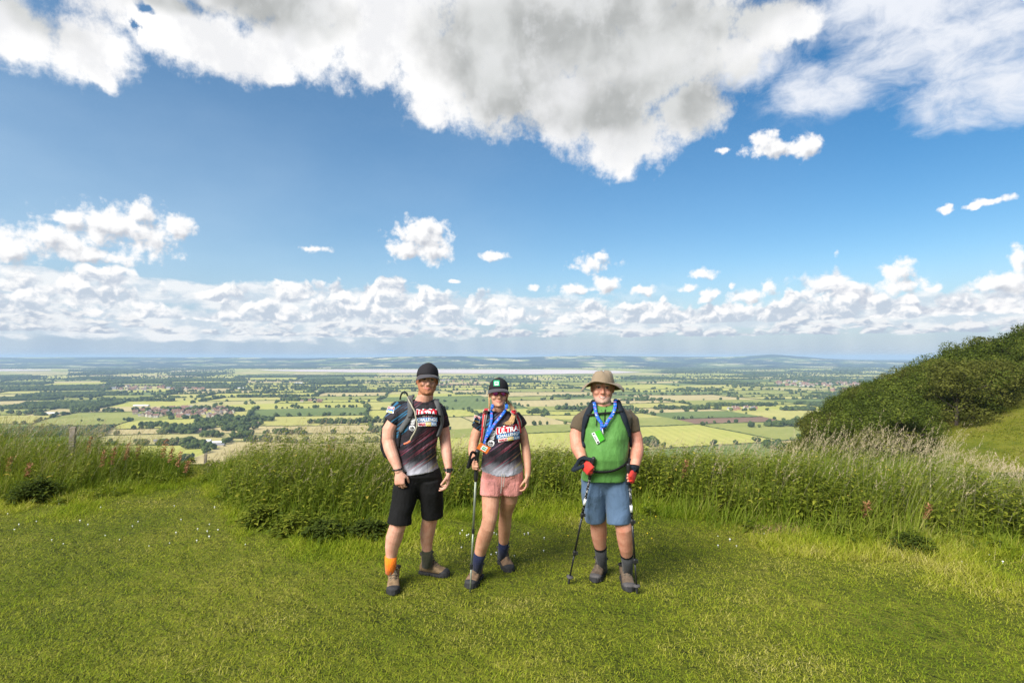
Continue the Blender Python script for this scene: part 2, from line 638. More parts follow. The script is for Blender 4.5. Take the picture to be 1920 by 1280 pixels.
# ------------------------------------------------------------------ the vale: fields, hedges, woods
_ca, _sa = math.cos(R(14)), math.sin(R(14))


def vale_warp(x, y):
    x, y = np.asarray(x, float), np.asarray(y, float)
    u = x + 240 * (fbm(x / 800.0, y / 800.0, 21, 3) - .5) + 900 * (vnoise(x / 3100.0, y / 3100.0, 25) - .5)
    v = y + 240 * (fbm(x / 800.0 + 40, y / 800.0, 23, 3) - .5) + 700 * (vnoise(x / 2600.0 + 9, y / 2600.0, 27) - .5)
    return _ca * u - _sa * (v - 3000), 3000 + _sa * u + _ca * (v - 3000)


def vale_z(x, y):
    a = np.clip((y - 1500) / 2500, 0, 1) * np.clip((7000 - y) / 1500, 0, 1)
    return VALE + 16 * a * (fbm(x / 1500.0, y / 1500.0, 31, 2) - .5)


FIELDS = []


def in_river_reach(x, y):
    a = x / max(y, 1) * 1067 + 960
    return 6000 < y < 9300 and (440 < a < 1240 or a < 130)



def split(x0, x1, y0, y1, r):
    cx, cy = vale_warp((x0 + x1) / 2, (y0 + y1) / 2)
    rad = max(x1 - x0, y1 - y0)
    if cy + rad < 600 or cy - rad > 11200 or abs(cx) - rad > .98 * max(cy, 0) + 250:
        return
    s = 232 + 20 * max(0, (cy - 1000) / 1000.0)
    w, h = x1 - x0, y1 - y0
    if max(w / 1.45, h) > s * r.uniform(1.15, 1.75):
        f = r.uniform(.36, .64)
        if w / 1.45 > h:
            m = x0 + w * f
            split(x0, m, y0, y1, r), split(m, x1, y0, y1, r)
        else:
            m = y0 + h * f
            split(x0, x1, y0, m, r), split(x0, x1, m, y1, r)
        return
    if cy < 560 or cy > 11000 or abs(cx) > .95 * cy + 200:
        return
    FIELDS.append((x0, x1, y0, y1, float(cx), float(cy)))


split(-15000, 15000, -3500, 16000, random.Random(11))


def crop_mat(name, a, b, stripe=0.0):
    m, T, out = mat(name)
    pos = T.N.new('ShaderNodeNewGeometry').outputs['Position']
    n = T.m('ADD', T.m('MULTIPLY', T.noise(pos, .006, 4, .6), .6), T.m('MULTIPLY', T.noise(pos, .06, 4, .6), .4))
    c = T.ramp(n, [(.36, a), (.64, b)])
    if stripe:
        wv = T.N.new('ShaderNodeTexWave')
        wv.inputs['Scale'].default_value = .012
        wv.inputs['Distortion'].default_value = 1.5
        T.L.new(pos, wv.inputs['Vector'])
        c = T.mix(T.m('MULTIPLY', wv.outputs['Fac'], stripe), c, tuple(x * .75 for x in a))
    principled(T, out, c, .95, .05)
    return m


CROPS = [
    crop_mat("pasture_green", (.205, .230, .052), (.300, .300, .085)),
    crop_mat("pasture_yellow", (.350, .335, .090), (.440, .400, .130)),
    crop_mat("meadow_bright", (.350, .360, .075), (.450, .415, .120), .25),
    crop_mat("wheat", (.400, .330, .150), (.500, .410, .200), .2),
    crop_mat("barley", (.380, .340, .130), (.450, .400, .165), .2),
    crop_mat("maize_green", (.120, .165, .045), (.170, .210, .065), .3),
    crop_mat("ploughed_soil", (.190, .115, .075), (.230, .145, .095)),
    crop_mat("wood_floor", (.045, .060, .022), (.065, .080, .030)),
]

WOODS = []
HEDGE_LINES = []


def make_fields():
    Vs, Fs, mi, base = [], [], [], 0
    n = 5
    r = random.Random(5)
    gf = grid_faces(n, n)
    for (x0, x1, y0, y1, cx, cy) in FIELDS:
        u, v = np.meshgrid(np.linspace(x0, x1, n), np.linspace(y0, y1, n))
        X, Y = vale_warp(u, v)
        Vs.append(np.stack([X, Y, vale_z(X, Y)], -1).reshape(-1, 3))
        Fs.append(gf + base)
        base += n * n
        crop_zone = fbm(cx / 1300., cy / 800., 77, 2)
        wprob = .03 if cy < 2600 else (.08 if cy < 4500 else .16)
        if abs(cx) > .62 * cy:
            wprob += .05
        q = r.random()
        if in_river_reach(cx, cy):
            wprob = 0
        if q < wprob and cy > 1500:
            c = 7
            WOODS.append((x0, x1, y0, y1, cx, cy))
        else:
            wts = [.20, .24, .22, .13, .10, .10, .012]
            if cx < -.35 * cy:
                wts[3] += .22
                wts[4] += .10
            if crop_zone < .42:  # these zones grow more green pasture and maize
                wts[0] += .35
                wts[5] += .2
            c = r.choices(range(7), wts)[0]
        mi += [c] * len(gf)
        for side, (pa, pb) in enumerate((((x0, y0), (x1, y0)), ((x0, y0), (x0, y1)))):
            t = np.linspace(0, 1, 6)
            X, Y = vale_warp(pa[0] + (pb[0] - pa[0]) * t, pa[1] + (pb[1] - pa[1]) * t)
            HEDGE_LINES.append(np.stack([X, Y, vale_z(X, Y)], -1))
    o = np_obj("farmland", np.concatenate(Vs), np.concatenate(Fs), CROPS, midx=mi, smooth=True)
    tag(o, "patchwork of green and straw coloured fields in the vale", "fields", kind="structure")
    # plain ground under and beyond the patchwork, to the far hills
    V = [(-30000, 300, VALE - 9), (30000, 300, VALE - 9), (30000, 30000, VALE - 9), (-30000, 30000, VALE - 9)]
    o = np_obj("vale_ground", V, np.array([[0, 1, 2, 3]]), CROPS[0])
    tag(o, "low ground of the vale under the fields", "ground", kind="structure")


make_fields()


def make_river():
    far = [(485, 693.2), (560, 692.6), (700, 692.2), (860, 692.0), (1000, 692.5), (1080, 693.0), (1150, 695.0), (1205, 697.3)]
    nearb = [(1160, 699.2), (1080, 700.2), (1000, 701.5), (930, 700.4), (860, 699.6), (760, 698.6), (660, 697.6), (560, 696.0), (500, 694.6)]
    sets = [("river", far, nearb, "wide pale tidal river crossing the vale"),
            ("river_reach", [(-60, 692.2), (30, 692.4), (95, 693.2)], [(96, 694.6), (30, 695.3), (-60, 695.6)], "bright far reach of the river at the left")]
    m, T, out = mat("tidal_water")
    pos = T.N.new('ShaderNodeNewGeometry').outputs['Position']
    n = T.noise(T.vm('MULTIPLY', pos, (.0006, .002, 0)), 1.0, 5, .6)
    c = T.ramp(n, [(.38, (.56, .45, .40)), (.62, (.66, .56, .52))])
    principled(T, out, c, .6, .3)
    for nm, a, b, lab in sets:
        pts = [GP(px, py, VALE + 3.0) for px, py in a + b]
        V = [tuple(p) for p in pts]
        me = bpy.data.meshes.new(nm)
        me.from_pydata(V, [], [list(range(len(V)))])
        me.materials.append(m)
        o = link(bpy.data.objects.new(nm, me))
        tag(o, lab, "river", kind="structure")


make_river()


def make_far_hills():
    xs = np.linspace(-19000, 21000, 260)
    ys = np.concatenate([np.linspace(9700, 15000, 48), np.linspace(15300, 24000, 26)])
    X, Y = np.meshgrid(xs, ys)
    ax = X / Y * 1067 + 960            # bearing as the photograph's column, for the skyline heights
    cols = [-400, 0, 240, 420, 560, 680, 760, 860, 960, 1040, 1110, 1200, 1290, 1360, 1410, 1445, 1490, 1540, 1600, 1700, 2300]
    rise = [176, 188, 198, 188, 168, 188, 214, 218, 188, 220, 236, 218, 206, 202, 232, 268, 222, 170, 122, 104, 92]
    hgt = np.interp(ax, cols, rise) + 14 * (fbm(ax / 60.0, ax * 0, 47, 4) - .5)
    ridge = 14200 + 900 * np.sin(ax / 170.0)
    ramp = np.clip((Y - 9800) / (ridge - 9800), 0, 1)
    nz = fbm(X / 1700., Y / 1300., 41, 5)
    shape = ramp ** (1.15 + .9 * (nz - .5)) * (1 - .55 * ramp * (1 - ramp) * 2 * nz)
    Z = VALE - 6 + hgt * shape + 9 * (fbm(X / 420., Y / 420., 45, 3) - .5) * ramp
    Z = np.where(Y > ridge, VALE - 6 + hgt * (1 - np.clip((Y - ridge) / 9000, 0, .25)), Z)
    V = np.stack([X, Y, Z], -1).reshape(-1, 3)
    m, T, out = mat("far_hill_woods_and_fields")
    pos = T.N.new('ShaderNodeNewGeometry').outputs['Position']
    vo = T.N.new('ShaderNodeTexVoronoi')
    vo.inputs['Scale'].default_value = .0032
    T.L.new(T.vm('ADD', pos, T.vm('MULTIPLY', T.noise(pos, .002, 2, .5, out=1), (300, 300, 0))), vo.inputs['Vector'])
    fs = T.n('ShaderNodeSeparateColor', Color=vo.outputs['Color']).outputs[0]
    fields = T.ramp(fs, [(.0, (.10, .14, .03)), (.3, (.20, .23, .05)), (.5, (.32, .32, .10)), (.7, (.55, .46, .24)), (.9, (.14, .18, .04))], 'CONSTANT')
    w = T.m('ADD', T.noise(T.vm('MULTIPLY', pos, (1, 1.6, 1)), .0008, 5, .62), T.m('MULTIPLY', T.noise(pos, .008, 3, .6), .22))
    wood = T.ss(w, .55, .60)
    principled(T, out, T.mix(wood, fields, (.022, .034, .018)), .95, .05)
    o = np_obj("far_hills", V, grid_faces(len(xs), len(ys)), m, smooth=True)
    tag(o, "long low wooded hills on the skyline beyond the river", "hills", kind="structure")


make_far_hills()


# haze: even, pale air over the whole vale
def make_haze():
    x0, x1, y0, y1, z0, z1 = -26000, 26000, -400, 26000, VALE - 12, 48
    V = [(x, y, z) for z in (z0, z1) for y in (y0, y1) for x in (x0, x1)]
    F = np.array([[0, 2, 3, 1], [4, 5, 7, 6], [0, 1, 5, 4], [2, 6, 7, 3], [0, 4, 6, 2], [1, 3, 7, 5]])
    m, T, out = mat("haze")
    p = T.N.new('ShaderNodeVolumePrincipled')
    p.inputs['Color'].default_value = (.54, .76, 1.0, 1)
    p.inputs['Density'].default_value = HAZE_DENSITY
    p.inputs['Anisotropy'].default_value = .0
    T.L.new(p.outputs[0], out.inputs['Volume'])
    o = np_obj("haze", V, F, m)
    tag(o, "thin blue haze in the air over the vale", "haze", kind="stuff")


HAZE_DENSITY = 6.2e-5
make_haze()
# ------------------------------------------------------------------ trees, hedges and buildings of the vale
TREE_FAR = leaf_mat("vale_foliage", [(.0, (.030, .046, .014)), (.5, (.054, .078, .020)), (1.0, (.090, .118, .030))], trans=.12, rough=.8, spec=.1)
HEDGE_FAR = leaf_mat("hedge_foliage", [(.0, (.045, .062, .018)), (1.0, (.090, .110, .032))], trans=.1, rough=.8, spec=.1)

def crown_lump(r, V0=ICO1_V, amp=.28):
    V = V0 * (1 + amp * (r.random(len(V0)) * 2 - 1))[:, None]
    return V


def small_tree_mesh(name, r, h, w):
    """a vale tree: several leafy lumps over a short bole"""
    Vs, Fs, ts, b = [], [], [], 0
    for k in range(9):
        a = r.uniform(0, 6.28)
        q = r.uniform(0, .62) if k else 0
        c = np.array([math.cos(a) * q * w * .5, math.sin(a) * q * w * .5, h * r.uniform(.34, .72)])
        s = np.array([w * .30, w * .30, h * .24]) * r.uniform(.75, 1.15)
        V = crown_lump(r, ICO2_V, .16) * s + c
        Vs.append(V), Fs.append(ICO2_F + b)
        ts.append(np.clip(r.uniform(.1, .9) + r.normal(0, .18, len(V)), 0, 1))
        b += len(V)
    for i in range(6):
        a0, a1 = i * math.pi / 3, (i + 1) * math.pi / 3
        q = w * .035
        Vs.append(np.array([(math.cos(a0) * q, math.sin(a0) * q, -1), (math.cos(a1) * q, math.sin(a1) * q, -1), (math.cos(a1) * q * .7, math.sin(a1) * q * .7, h * .5), (math.cos(a0) * q * .7, math.sin(a0) * q * .7, h * .5)]))
        Fs.append(np.array([[0, 1, 2], [0, 2, 3]]) + b)
        ts.append(np.zeros(4))
        b += 4
    return np_mesh(name, np.concatenate(Vs), np.concatenate(Fs), TREE_FAR, tint=np.concatenate(ts))


def in_view(x, y, pad=.02):
    return (abs(x) < (.90 + pad) * y)


def side_word(x, y):
    a = x / y * 1067 + 960
    return "left" if a < 640 else ("middle" if a < 1240 else "right")


def build_vale():
    r = np.random.default_rng(17)
    # ---- hedges
    order = sorted(range(len(HEDGE_LINES)), key=lambda i: HEDGE_LINES[i][:, 1].mean())
    n_ind = 0
    SV, SF, ST, sb = [], [], [], 0
    spots = []
    for i in order:
        L = HEDGE_LINES[i]
        cy, cx = L[:, 1].mean(), L[:, 0].mean()
        if not in_view(cx, cy, .06) or cy < 700:
            continue
        ln = np.linalg.norm(L[-1, :2] - L[0, :2])
        if 8 < ln:
            clump = max(0.0, float(fbm(cx / 900., cy / 600., 91, 3)) - .30) * 10.0
            dens = 46.0 if cy < 3000 else 30.0
            if -.25 * cy < cx < .5 * cy and cy < 4800:
                clump *= .45
            if in_river_reach(cx, cy):
                dens = 160.0
            for t in r.random(int(ln / dens * r.uniform(.2, 1.8) * clump)):
                k = t * (len(L) - 1)
                j = min(int(k), len(L) - 2)
                p = L[j] + (L[j + 1] - L[j]) * (k - j) + np.array([r.normal(0, 1.5), r.normal(0, 1.5), 0])
                spots.append((p[0], p[1], p[2], r.uniform(7, 18) if cy < 6000 else r.uniform(10, 17)))
        if cy > 5200 or r.random() < .34:
            continue
        step = 9.0 if cy < 2600 else (22.0 if cy < 4200 else 60.0)
        m = max(2, int(ln / step))
        t = np.linspace(0, len(L) - 1, m + 1)
        P = np.stack([np.interp(t, np.arange(len(L)), L[:, c]) for c in range(3)], -1)
        d = np.gradient(P[:, :2], axis=0)
        d /= np.linalg.norm(d, axis=1)[:, None] + 1e-9
        nrm = np.stack([-d[:, 1], d[:, 0]], -1)
        hh = (1.9 + .0002 * cy) * r.uniform(.6, 1.45, m + 1)
        ww = 1.6 * r.uniform(.7, 1.4, m + 1)
        prof = [(-1, -1.0), (-1.05, .55), (-.45, 1.0), (.5, .96), (1.05, .5), (1, -1.0)]
        V = np.stack([np.stack([P[:, 0] + nrm[:, 0] * a * ww, P[:, 1] + nrm[:, 1] * a * ww, P[:, 2] + hh * b * (r.uniform(.85, 1.15, m + 1) if b > 0 else .4)], -1) for a, b in prof], 1).reshape(-1, 3)
        F = grid_faces(6, m + 1)
        tn = np.repeat(np.clip(r.normal(.5, .3, m + 1), 0, 1), 6)
        if n_ind < 300:
            o = np_obj("hedge", V, F, HEDGE_FAR, origin=P.mean(0), tint=tn)
            tag(o, "dark clipped hedge line between fields in the %s of the vale" % side_word(cx, cy), "hedge", "field hedges in the %s of the vale" % side_word(cx, cy))
            n_ind += 1
        else:
            SV.append(V), SF.append(F + sb), ST.append(tn)
            sb += len(V)
    if SV:
        o = np_obj("distant_hedges", np.concatenate(SV), np.concatenate(SF), HEDGE_FAR, tint=np.concatenate(ST))
        tag(o, "faint web of far hedges across the vale", "hedges", kind="stuff")

    # ---- copses given by the photograph (column, row of the foot, width, rows deep)
    copses = [(1225, 838, 26, 5), (1630, 760, 50, 4), (620, 795, 90, 3), (700, 793, 60, 2), (1120, 768, 150, 3), (1010, 775, 40, 2), (1290, 768, 120, 3), (1390, 762, 130, 4),
              (500, 745, 110, 4), (430, 772, 40, 4), (560, 752, 60, 3), (120, 745, 120, 3), (250, 752, 140, 3), (170, 772, 90, 2), (40, 776, 60, 2), (660, 735, 130, 3), (760, 730, 100, 2),
              (1310, 732, 90, 2), (1420, 725, 110, 2), (1500, 770, 60, 4), (1560, 745, 80, 3), (1600, 730, 60, 3), (390, 792, 60, 4), (350, 805, 90, 3), (470, 790, 70, 3), (280, 800, 60, 2),
              (300, 780, 40, 2), (450, 822, 30, 4), (325, 836, 60, 4), (365, 842, 50, 4), (420, 800, 110, 5), (330, 812, 70, 5), (395, 820, 40, 3), (440, 808, 60, 3), (300, 770, 120, 2), (400, 768, 90, 2), (430, 790, 60, 4), (720, 812, 60, 3), (540, 815, 60, 2), (480, 830, 50, 2), (1480, 800, 60, 5), (1470, 845, 30, 4), (1420, 802, 14, 2), (1440, 800, 20, 2), (1200, 752, 80, 2), (1060, 745, 70, 2), (880, 740, 60, 2), (60, 712, 200, 2), (300, 713, 260, 2), (620, 715, 300, 2), (1300, 712, 260, 2), (1560, 708, 220, 2), (900, 712, 200, 2)]
    for (cx, cy, w, dp) in copses:
        a = GP(cx, cy, VALE)
        wm = w / 1067 * a.y
        step = 11.0
        for k in range(int(wm / step * dp)):
            x, y = a.x + r.uniform(-wm / 2, wm / 2), a.y + r.uniform(0, dp) * step * 1.2
            spots.append((x, y, VALE, r.uniform(11, 20)))
    # ---- woods
    for (x0, x1, y0, y1, cx, cy) in WOODS:
        step = 13.0 if cy < 3500 else (20.0 if cy < 6000 else 34.0)
        nu, nv = int((x1 - x0) / step), int((y1 - y0) / step)
        u, v = np.meshgrid(np.arange(nu) + .5, np.arange(nv) + .5)
        u = x0 + (u + r.uniform(-.4, .4, u.shape)) * step
        v = y0 + (v + r.uniform(-.4, .4, v.shape)) * step
        X, Y = vale_warp(u, v)
        Z = vale_z(X, Y)
        for x, y, z in zip(X.ravel(), Y.ravel(), Z.ravel()):
            spots.append((x, y, z, r.uniform(.85, 1.2) * (13 if cy < 3500 else (18 if cy < 6000 else 24))))
    spots = [s for s in spots if in_view(s[0], s[1]) and s[1] > 900 and not near_building(s[0], s[1]) and not in_river_reach(s[0], s[1])]
    spots.sort(key=lambda s: -s[3] / s[1])
    metas = [small_tree_mesh("vale_tree", r, 11.0, r.uniform(9, 13)) for _ in range(8)]
    for (x, y, z, h) in spots[:300]:
        o = bpy.data.objects.new("vale_tree", metas[int(r.integers(8))])
        o.location = (x, y, z)
        s = h / 11.0
        o.scale = (s * r.uniform(.85, 1.2), s * r.uniform(.85, 1.2), s)
        o.rotation_euler = (0, 0, r.uniform(0, 6.28))
        link(o)
        w = side_word(x, y)
        tag(o, "small dark round tree among the fields in the %s of the vale" % w, "tree", "trees among the fields in the %s of the vale" % w)
    rest = np.array(spots[300:])
    n = len(rest)
    s = rest[:, 3]
    J = 1 + .26 * (r.random((n, len(ICO1_V))) * 2 - 1)
    V = ICO1_V[None] * J[..., None]
    sc = np.stack([s * .50 * r.uniform(.8, 1.3, n), s * .50 * r.uniform(.8, 1.3, n), s * .46], -1)
    V = V * sc[:, None, :] + np.stack([rest[:, 0], rest[:, 1], rest[:, 2] + s * .45], -1)[:, None, :]
    F = (ICO1_F[None] + (np.arange(n) * len(ICO1_V))[:, None, None]).reshape(-1, 3)
    tn = np.clip(r.random(n)[:, None] + r.normal(0, .15, (n, len(ICO1_V))), 0, 1).ravel()
    o = np_obj("distant_trees", V.reshape(-1, 3), F, TREE_FAR, tint=tn)
    tag(o, "countless far trees and woods dotting the vale", "woods", kind="stuff")
    print("vale trees", n, "hedges", len(HEDGE_LINES), "fields", len(FIELDS))


# ---- buildings
ROOF_RED = simple_mat("clay_tile_roof", (.215, .13, .10), .9, .1, .25, .15)
ROOF_GREY = simple_mat("slate_roof", (.20, .20, .22), .8, .2, .2, .15)
ROOF_WHITE = simple_mat("pale_sheet_roof", (.70, .72, .74), .6, .3, .1, .1)
WALL_CREAM = simple_mat("rendered_wall", (.50, .46, .39), .9, .1, .12, .2)
WALL_STONE = simple_mat("stone_wall", (.42, .36, .27), .9, .1, .2, .3)
WALL_BRICK = simple_mat("brick_wall", (.34, .19, .13), .9, .1, .2, .3)
GLASS_DARK = simple_mat("window_glass", (.04, .045, .05), .2, .5, .1, 1.0)
SITES = []


def near_building(x, y):
    for (a, b, q) in SITES:
        if abs(x - a) < q and -q * 1.1 < b - y and b - y < 60 and False:
            return True
        if (x - a) ** 2 + (y - b) ** 2 < (q * .62) ** 2:
            return True
    return False


def house_mesh(name, w, d, h, rh, wall, roof, chimney=True):
    V, F, mi = [], [], []

    def quad(p, m):
        b = len(V)
        V.extend(p)
        F.append(list(range(b, b + len(p))))
        mi.append(m)
    x, y = w / 2, d / 2
    quad([(-x, -y, 0), (x, -y, 0), (x, -y, h), (-x, -y, h)], 0)
    quad([(x, y, 0), (-x, y, 0), (-x, y, h), (x, y, h)], 0)
    quad([(x, -y, 0), (x, y, 0), (x, y, h), (x, 0, h + rh), (x, -y, h)], 0)
    quad([(-x, y, 0), (-x, -y, 0), (-x, -y, h), (-x, 0, h + rh), (-x, y, h)], 0)
    e = .4
    for sgn in (-1, 1):
        quad([(-x - e, sgn * (y + e), h - e * rh / y), (x + e, sgn * (y + e), h - e * rh / y), (x + e, 0, h + rh + .02), (-x - e, 0, h + rh + .02)], 1)
    if chimney:
        for (cx) in (x - .7,):
            q = .45
            for (ax, ay, bx, by) in ((-q, -q, q, -q), (q, -q, q, q), (q, q, -q, q), (-q, q, -q, -q)):
                quad([(cx + ax, ay, h), (cx + bx, by, h), (cx + bx, by, h + rh + 1.3), (cx + ax, ay, h + rh + 1.3)], 0)
            quad([(cx - q, -q, h + rh + 1.3), (cx + q, -q, h + rh + 1.3), (cx + q, q, h + rh + 1.3), (cx - q, q, h + rh + 1.3)], 0)
        for i in range(3):
            for zz in (1.0, 3.4):
                a = -x + w * (i + .5) / 3
                quad([(a - .5, -y - .03, zz), (a + .5, -y - .03, zz), (a + .5, -y - .03, zz + 1.2), (a - .5, -y - .03, zz + 1.2)], 2)
    me = bpy.data.meshes.new(name)
    me.from_pydata(V, [], F)
    for m in (wall, roof, GLASS_DARK):
        me.materials.append(m)
    me.polygons.foreach_set("material_index", mi)
    return me


def build_buildings():
    r = np.random.default_rng(23)
    H = [house_mesh("village_house", 10, 7, 5, 3, WALL_CREAM, ROOF_RED), house_mesh("village_house", 13, 7.5, 5, 3.2, WALL_BRICK, ROOF_RED),
         house_mesh("village_house", 9, 8, 5.2, 3.4, WALL_STONE, ROOF_RED), house_mesh("village_house", 11, 7, 4.8, 2.8, WALL_CREAM, ROOF_GREY)]
    towns = [(345, 774, 190, 17, 130, "village of clay roofs below the left grass bank"), (285, 728, 190, 6, 52, "far pink strip of houses at the left"),
             (1530, 721, 170, 9, 80, "red roofed village left of the wooded slope"), (1590, 733, 60, 6, 14, "red roofed village left of the wooded slope"),
             (585, 752, 40, 4, 9, "hamlet in the middle of the vale"), (1395, 768, 60, 3, 8, "hamlet behind the older walker's hat side"),
             (860, 715, 120, 2, 12, "far white buildings above the woman's cap")]
    for (cx, cy, w, dy, n, where) in towns:
        if "older" in where:
            where = "hamlet under trees between the older walker and the wooded slope"
        for k in range(n):
            px, py = cx + r.uniform(-.5, .5) * w, cy + r.uniform(-.5, .5) * dy
            p = GP(px, py, VALE)
            o = bpy.data.objects.new("village_house", H[int(r.choice(4, p=[.3, .3, .25, .15]))])
            o.location = (p.x, p.y, float(vale_z(p.x, p.y)) - .3)
            q = r.uniform(.85, 1.3) * (1.35 if p.y < 3000 else 1.7)
            o.scale = (q, q, q)
            o.rotation_euler = (0, 0, r.choice([0.2, 0.35, 1.7, 1.9]) + r.normal(0, .1))
            link(o)
            tag(o, "small house in the " + where, "house", "houses of the " + where)
            SITES.append((p.x, p.y, 14))
    S = [house_mesh("farm_shed", 30, 16, 4.5, 2.6, WALL_STONE, ROOF_WHITE, False), house_mesh("farm_shed", 26, 12, 4, 2.6, WALL_STONE, ROOF_GREY, False),
         house_mesh("farm_shed", 60, 16, 4.5, 2.6, WALL_CREAM, ROOF_WHITE, False)]
    sheds = [(346, 829, 0, .25, "white roofed shed at the left end of the farm below the grass bank"), (383, 829, 0, .3, "longest white roofed shed in the middle of the farmyard"),
             (404, 832, 0, .2, "white roofed shed at the right end of the farmyard"), (392, 837, 1, .25, "grey roofed barn in front of the white farm sheds"),
             (410, 836, 1, .1, "grey roofed barn at the right edge of the farmyard"), (300, 828, 1, .3, "grey slate barn left of the farm among trees"),
             (95, 776, 2, .06, "long white shed in the fields at far left"), (265, 761, 2, .1, "long pale shed on the field behind the village"),
             (230, 716, 2, .1, "far white shed near the left horizon"), (455, 727, 2, 0.0, "far pale shed in the straw fields left of the walkers"), (560, 718, 2, 0.0, "far long white shed left of the man in black")]
    for (px, py, k, a, lab) in sheds:
        p = GP(px, py, VALE)
        o = bpy.data.objects.new("farm_shed", S[k])
        o.location = (p.x, p.y, float(vale_z(p.x, p.y)) - .3)
        o.rotation_euler = (0, 0, a)
        link(o)
        tag(o, lab, "shed")
        SITES.append((p.x, p.y, 34 if k < 2 else 50))
    M = house_mesh("farmhouse", 15, 9, 6, 4, WALL_STONE, ROOF_RED)
    for (px, py, lab) in ((372, 810, "large cream stone farmhouse above the farmyard"), (352, 809, "brown roofed farmhouse left of the cream farmhouse"), (480, 797, "grey stone farmhouse in trees left of the man in black")):
        p = GP(px, py, VALE)
        o = bpy.data.objects.new("farmhouse", M)
        o.location = (p.x, p.y, float(vale_z(p.x, p.y)) - .3)
        o.rotation_euler = (0, 0, .3)
        link(o)
        tag(o, lab, "house")
        SITES.append((p.x, p.y, 20))


build_buildings()
build_vale()
# ------------------------------------------------------------------ the hanging wood on the spur
LEAF_WOOD = [
    leaf_mat("beech_leaf", [(.0, (.030, .046, .005)), (.5, (.072, .098, .012)), (1.0, (.130, .155, .024))], trans=.25, rough=.7, spec=.1),
    leaf_mat("hawthorn_leaf", [(.0, (.045, .050, .008)), (.5, (.092, .100, .017)), (1.0, (.140, .145, .030))], trans=.25, rough=.7, spec=.1),
    leaf_mat("whitebeam_leaf", [(.0, (.040, .060, .018)), (.6, (.095, .120, .035)), (.88, (.14, .165, .07)), (1.0, (.22, .24, .15))], trans=.2, rough=.7, spec=.1),
]
BARK = simple_mat("tree_bark", (.065, .052, .040), .9, .1, .35, 6.0, .6, 30.0, .02)


def leaf_cloud(r, centers, radii, n, size, up=.25):
    """n leaf sprays (two-sided bent cards) filling the lumps; returns V, F, tint"""
    w = radii.prod(1) ** .7
    k = r.choice(len(centers), n, p=w / w.sum())
    u = r.normal(size=(n, 3))
    u /= np.linalg.norm(u, axis=1)[:, None]
    rad = r.uniform(.45, 1.08, n) ** .6
    C = centers[k] + u * rad[:, None] * radii[k]
    nrm = u * .9 + np.array([0, 0, up]) + r.normal(0, .45, (n, 3))
    nrm /= np.linalg.norm(nrm, axis=1)[:, None]
    t = np.cross(nrm, r.normal(size=(n, 3)))
    t /= np.linalg.norm(t, axis=1)[:, None]
    b = np.cross(nrm, t)
    s = size * r.uniform(.5, 1.5, n)
    L, W = t * s[:, None], b * (s * .62)[:, None]
    dz = nrm * (s * -.18)[:, None]
    V = np.stack([C - L + dz, C - W * .9, C + L + dz, C + W * .9], 1).reshape(-1, 3)
    F = np.arange(n * 4).reshape(n, 4)
    tone = np.repeat(np.clip(r.normal(.46, .24, len(centers))[k] + r.normal(0, .17, n), 0, 1), 4)
    return V, F, tone


def limb(path, rad, k=7):
    V, F = [], []
    for i, (p, q) in enumerate(zip(path, rad)):
        d = np.array(path[min(i + 1, len(path) - 1)], float) - np.array(path[max(i - 1, 0)], float)
        d /= np.linalg.norm(d) + 1e-9
        a = np.cross(d, [.3, .9, .1])
        a /= np.linalg.norm(a)
        b = np.cross(d, a)
        for j in range(k):
            t = 2 * math.pi * j / k
            V.append(np.array(p) + q * (a * math.cos(t) + b * math.sin(t)))
    for i in range(len(path) - 1):
        for j in range(k):
            F.append([i * k + j, i * k + (j + 1) % k, (i + 1) * k + (j + 1) % k, (i + 1) * k + j])
    return np.array(V), np.array(F)


def tree_pair(r, h, w, leaves, size, lm, flat=1.0):
    """trunk with limbs, and a crown of many leaf sprays"""
    TV, TF, tb = [], [], 0
    lean = r.normal(0, .05, 2)
    bole = h * .42
    path = [np.array([lean[0] * z * 2, lean[1] * z * 2, z]) for z in np.linspace(-.8, h * .75, 6)]
    V, F = limb(path, np.linspace(h * .028, h * .006, 6))
    TV.append(V), TF.append(F)
    tb += len(V)
    cs, rs = [], []
    nl = 13
    for i in range(nl):
        a = i * 2.4 + r.uniform(-.4, .4)
        f = r.uniform(.25, 1)
        z0 = h * r.uniform(.2, .62)
        q = w * .5 * r.uniform(.45, .86)
        top = np.array([math.cos(a) * q, math.sin(a) * q, min(h * .9, z0 + h * r.uniform(.10, .34))])
        st = np.array([lean[0] * z0 * 2, lean[1] * z0 * 2, z0])
        mid = st * .5 + top * .5 + np.array([0, 0, -h * .02])
        V, F = limb([st, mid, top], [h * .011, h * .007, h * .003], 5)
        TV.append(V), TF.append(F + tb)
        tb += len(V)
        cs.append(top), rs.append(np.array([w * .19, w * .19, h * .125 * flat]) * r.uniform(.65, 1.3))
    for i in range(8):
        a, q = r.uniform(0, 6.28), w * .32 * r.random()
        cs.append(np.array([math.cos(a) * q, math.sin(a) * q, h * r.uniform(.60, .88)]))
        rs.append(np.array([w * .2, w * .2, h * .12 * flat]) * r.uniform(.7, 1.2))
    for i in range(11):
        a, q = r.uniform(0, 6.28), w * .44 * r.uniform(.45, 1)
        cs.append(np.array([math.cos(a) * q, math.sin(a) * q, h * r.uniform(.05, .32)]))
        rs.append(np.array([w * .17, w * .17, h * .10]) * r.uniform(.7, 1.2))
    V, F, tn = leaf_cloud(r, np.array(cs), np.array(rs), leaves, size)
    return (np_mesh("trunk", np.concatenate(TV), np.concatenate(TF), BARK, smooth=True), np_mesh("crown", V, F, lm, tint=tn))


